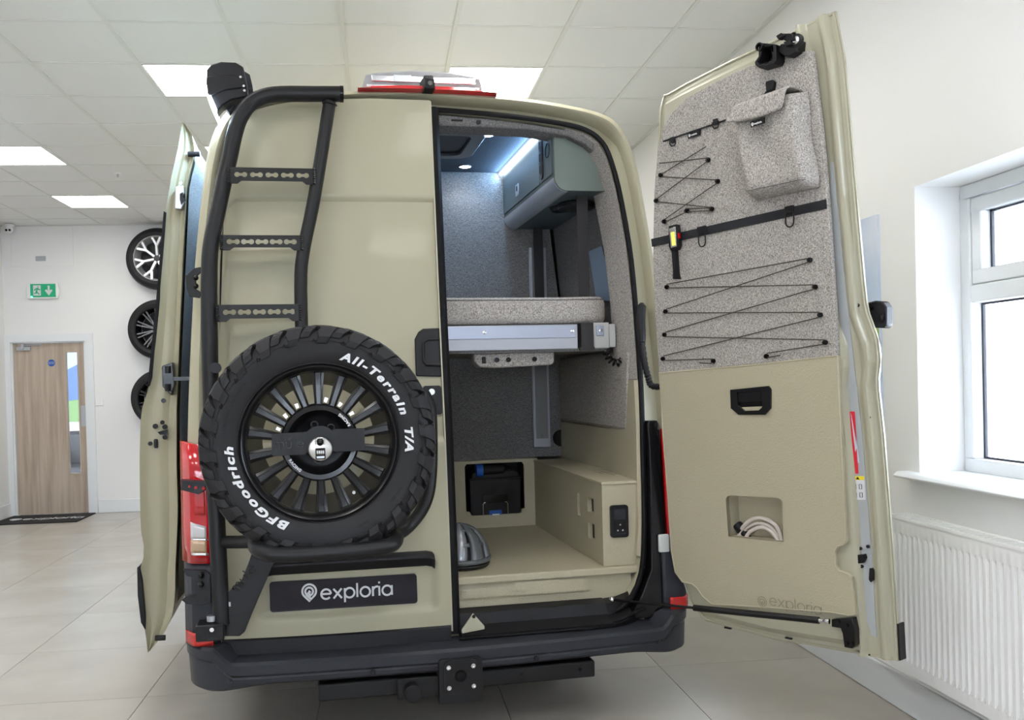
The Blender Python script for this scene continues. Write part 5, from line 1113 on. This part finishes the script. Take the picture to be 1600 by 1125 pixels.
MB().strokes([[(.78,.62),(.86,.62)],[(.86,.62),(.86,.50)],[(.79,.50),(.85,.50)],[(.79,.58),(.79,.44)],[(.82,.56),(.82,.36)],[(.84,.42),(.88-.02,.34)]], .004, .968, .9685, lambda a,b,c: (a,b,c)).build('engraved_lines', mat('trim_groove',(.20,.18,.13),.6), lid)
sk = MB().flat(rrect(.712,.792,.728,.866,.012), [], 0, .014, lambda a,b,c: (a,.140-c,b)).build('power_socket', BLACK, pd_, bevel=.004)
MB().flat(rrect(.728,.778,.805,.850,.004), [], .014, .018, lambda a,b,c: (a,.140-c,b)).build('rocker', DGREY, sk, bevel=.001)
MB().flat(rrect(.728,.778,.742,.798,.006), [], .014, .016, lambda a,b,c: (a,.140-c,b)).build('socket_face', GLOSSB, sk)
for x,z in ((.753,.783),(.742,.759),(.764,.759)): MB().box(x-.003,x+.003,.1225,.124,z-.003,z+.003).build('pin_hole', ALU, sk)
# low bulkhead box with recess for canister
lbx = thing('low_locker', 'sand grained low locker at the front of the load floor with a cut out', 'locker', (0,1.3,.605))
MB().flat([(-.86,.606),(.70,.606),(.70,.975),(-.86,.975)], [[(.300,.960),(.290,.945),(.292,.700),(.314,.695),(.318,.676),(.60,.676),(.604,.698),(.622,.702),(.622,.945),(.610,.960)]], 0, .018, lambda a,b,c: (a,1.27+c,b)).build('front_board', TRIM, lbx)
MB().box(-.86,.70,1.289,1.349,.957,.975).build('top_board', TRIM, lbx)
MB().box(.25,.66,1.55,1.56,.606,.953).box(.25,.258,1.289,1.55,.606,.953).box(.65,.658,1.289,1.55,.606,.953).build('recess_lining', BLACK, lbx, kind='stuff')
MB().box(.26,.64,1.289,1.54,.640,.668).build('recess_shelf', TRIM, lbx)
p = (.897,1.349,1.077); MB().lathe([(.0001,.004),(.030,.004),(.042,.008),(.046,.004),(.046,0)], (.86,1.349,1.077), (0,-1,0), 24).build('air_vent', BLACK, van)
wc_ = thing('water_canister', 'black water canister with blue cap in the low locker recess', 'canister', (.46,1.4,.669))
MB().loft([[(x,y,z) for x,y in ((.318+dx,1.272),(.60-dx,1.272),(.60-dx,1.50),(.318+dx,1.50))] for z,dx in ((.670,.012),(.69,0),(.84,-.004),(.865,-.006),(.868,.004),(.905,.012),(.918,.05))]).build('tank', BLACK, wc_, bevel=.008)
MB().box(.31,.606,1.266,1.50,.868,.880).build('seam_lip', BLACK, wc_, bevel=.004)
MB().tube([(.36,1.285,.922),(.50,1.29,.922),(.535,1.335,.915),(.57,1.35,.895)], [.030,.030,.028,.02], 16).build('spout_pipe', BLACK, wc_)
MB().tube([(.352,1.285,.920),(.392,1.285,.920)], .0355, 20).build('screw_cap', BLUE, wc_, bevel=.004)
MB().tube([(x,1.266,z) for x,z in ((.385,.675),(.385,.735),(.393,.745),(.40,.745))], .004, 8).tube([(x,1.266,z) for x,z in ((.524,.675),(.524,.735),(.516,.745),(.508,.745))], .004, 8).build('wire_bail', CHROME, wc_, kind='stuff')
MB().flat(rrect(.385,.525,.742,.785,.008), [], 0, .006, lambda a,b,c: (a,1.272-c,b)).build('label_recess', GLOSSB, wc_); MB().box(.42,.49,1.262,1.273,.676,.70).build('drain_tap', BLUE, wc_, bevel=.003)
MB().box(.435,.475,1.256,1.263,.674,.682).build('tap_lever', ENAMEL, wc_, bevel=.002)
# helmet
hm = thing('cycle_helmet', 'grey cycle helmet with long vents beside the closed door on the load floor', 'helmet', (.10,.36,.606))
HC = Vector((.095,.37,.635)); 
def hel_(u, v, k=1): 
    th = 2*pi*u; ph = pi/2*v; X = math.cos(th)*math.sin(ph); Y = math.sin(th)*math.sin(ph); Z = math.cos(ph); return HC+Vector((X*.128*k, Y*.15*k, Z*.150*k-.0))
HG = mat('helmet_grey',(.09,.10,.11),.35,coat=.4); HS = mat('helmet_silver',(.26,.27,.29),.3,.4)
MB().grid(lambda i,j: hel_(i/32, j/10, .90), 32, 11, True).build('inner_shell', BLACK, hm)
def band(a0, a1, m_, w0=.0):
    mb = MB(); N = 12
    def f(i,j):
        t = i/N; v = .06+.92*t; u = a0+(a1-a0)*j/3; u += .012*math.sin(t*pi); return hel_(u, v, 1.0-.02*abs(j-1.5))
    mb.grid(f, N+1, 4); return mb
nb = 9
for k in range(nb):
    a0 = k/nb; o = band(a0, a0+.088, HG).build('shell_rib', HG if k%3 else HS, hm); s_ = o.modifiers.new('solidify','SOLIDIFY'); s_.thickness = .014; s_.offset = 0
for vv in (.30,.62):
    for k in range(nb):
        a0 = k/nb+.05; mb = MB().grid(lambda i,j: hel_(a0+.065*i/3, vv+.07*j/2+.02*(k%2), .985), 4, 3); o = mb.build('shell_bridge', HG, hm); s_ = o.modifiers.new('solidify','SOLIDIFY'); s_.thickness = .014; s_.offset = 0
MB().tube([hel_(k/32,.98,1.0) for k in range(32)], .012, 8, closed=True).build('rim_band', HG, hm)
MB().tube([Vector((p.x,p.y,p.z-.016)) for p in [hel_(k/32,1.0,.97) for k in range(32)]], .009, 8, closed=True).build('lower_edge', BLACK, hm)
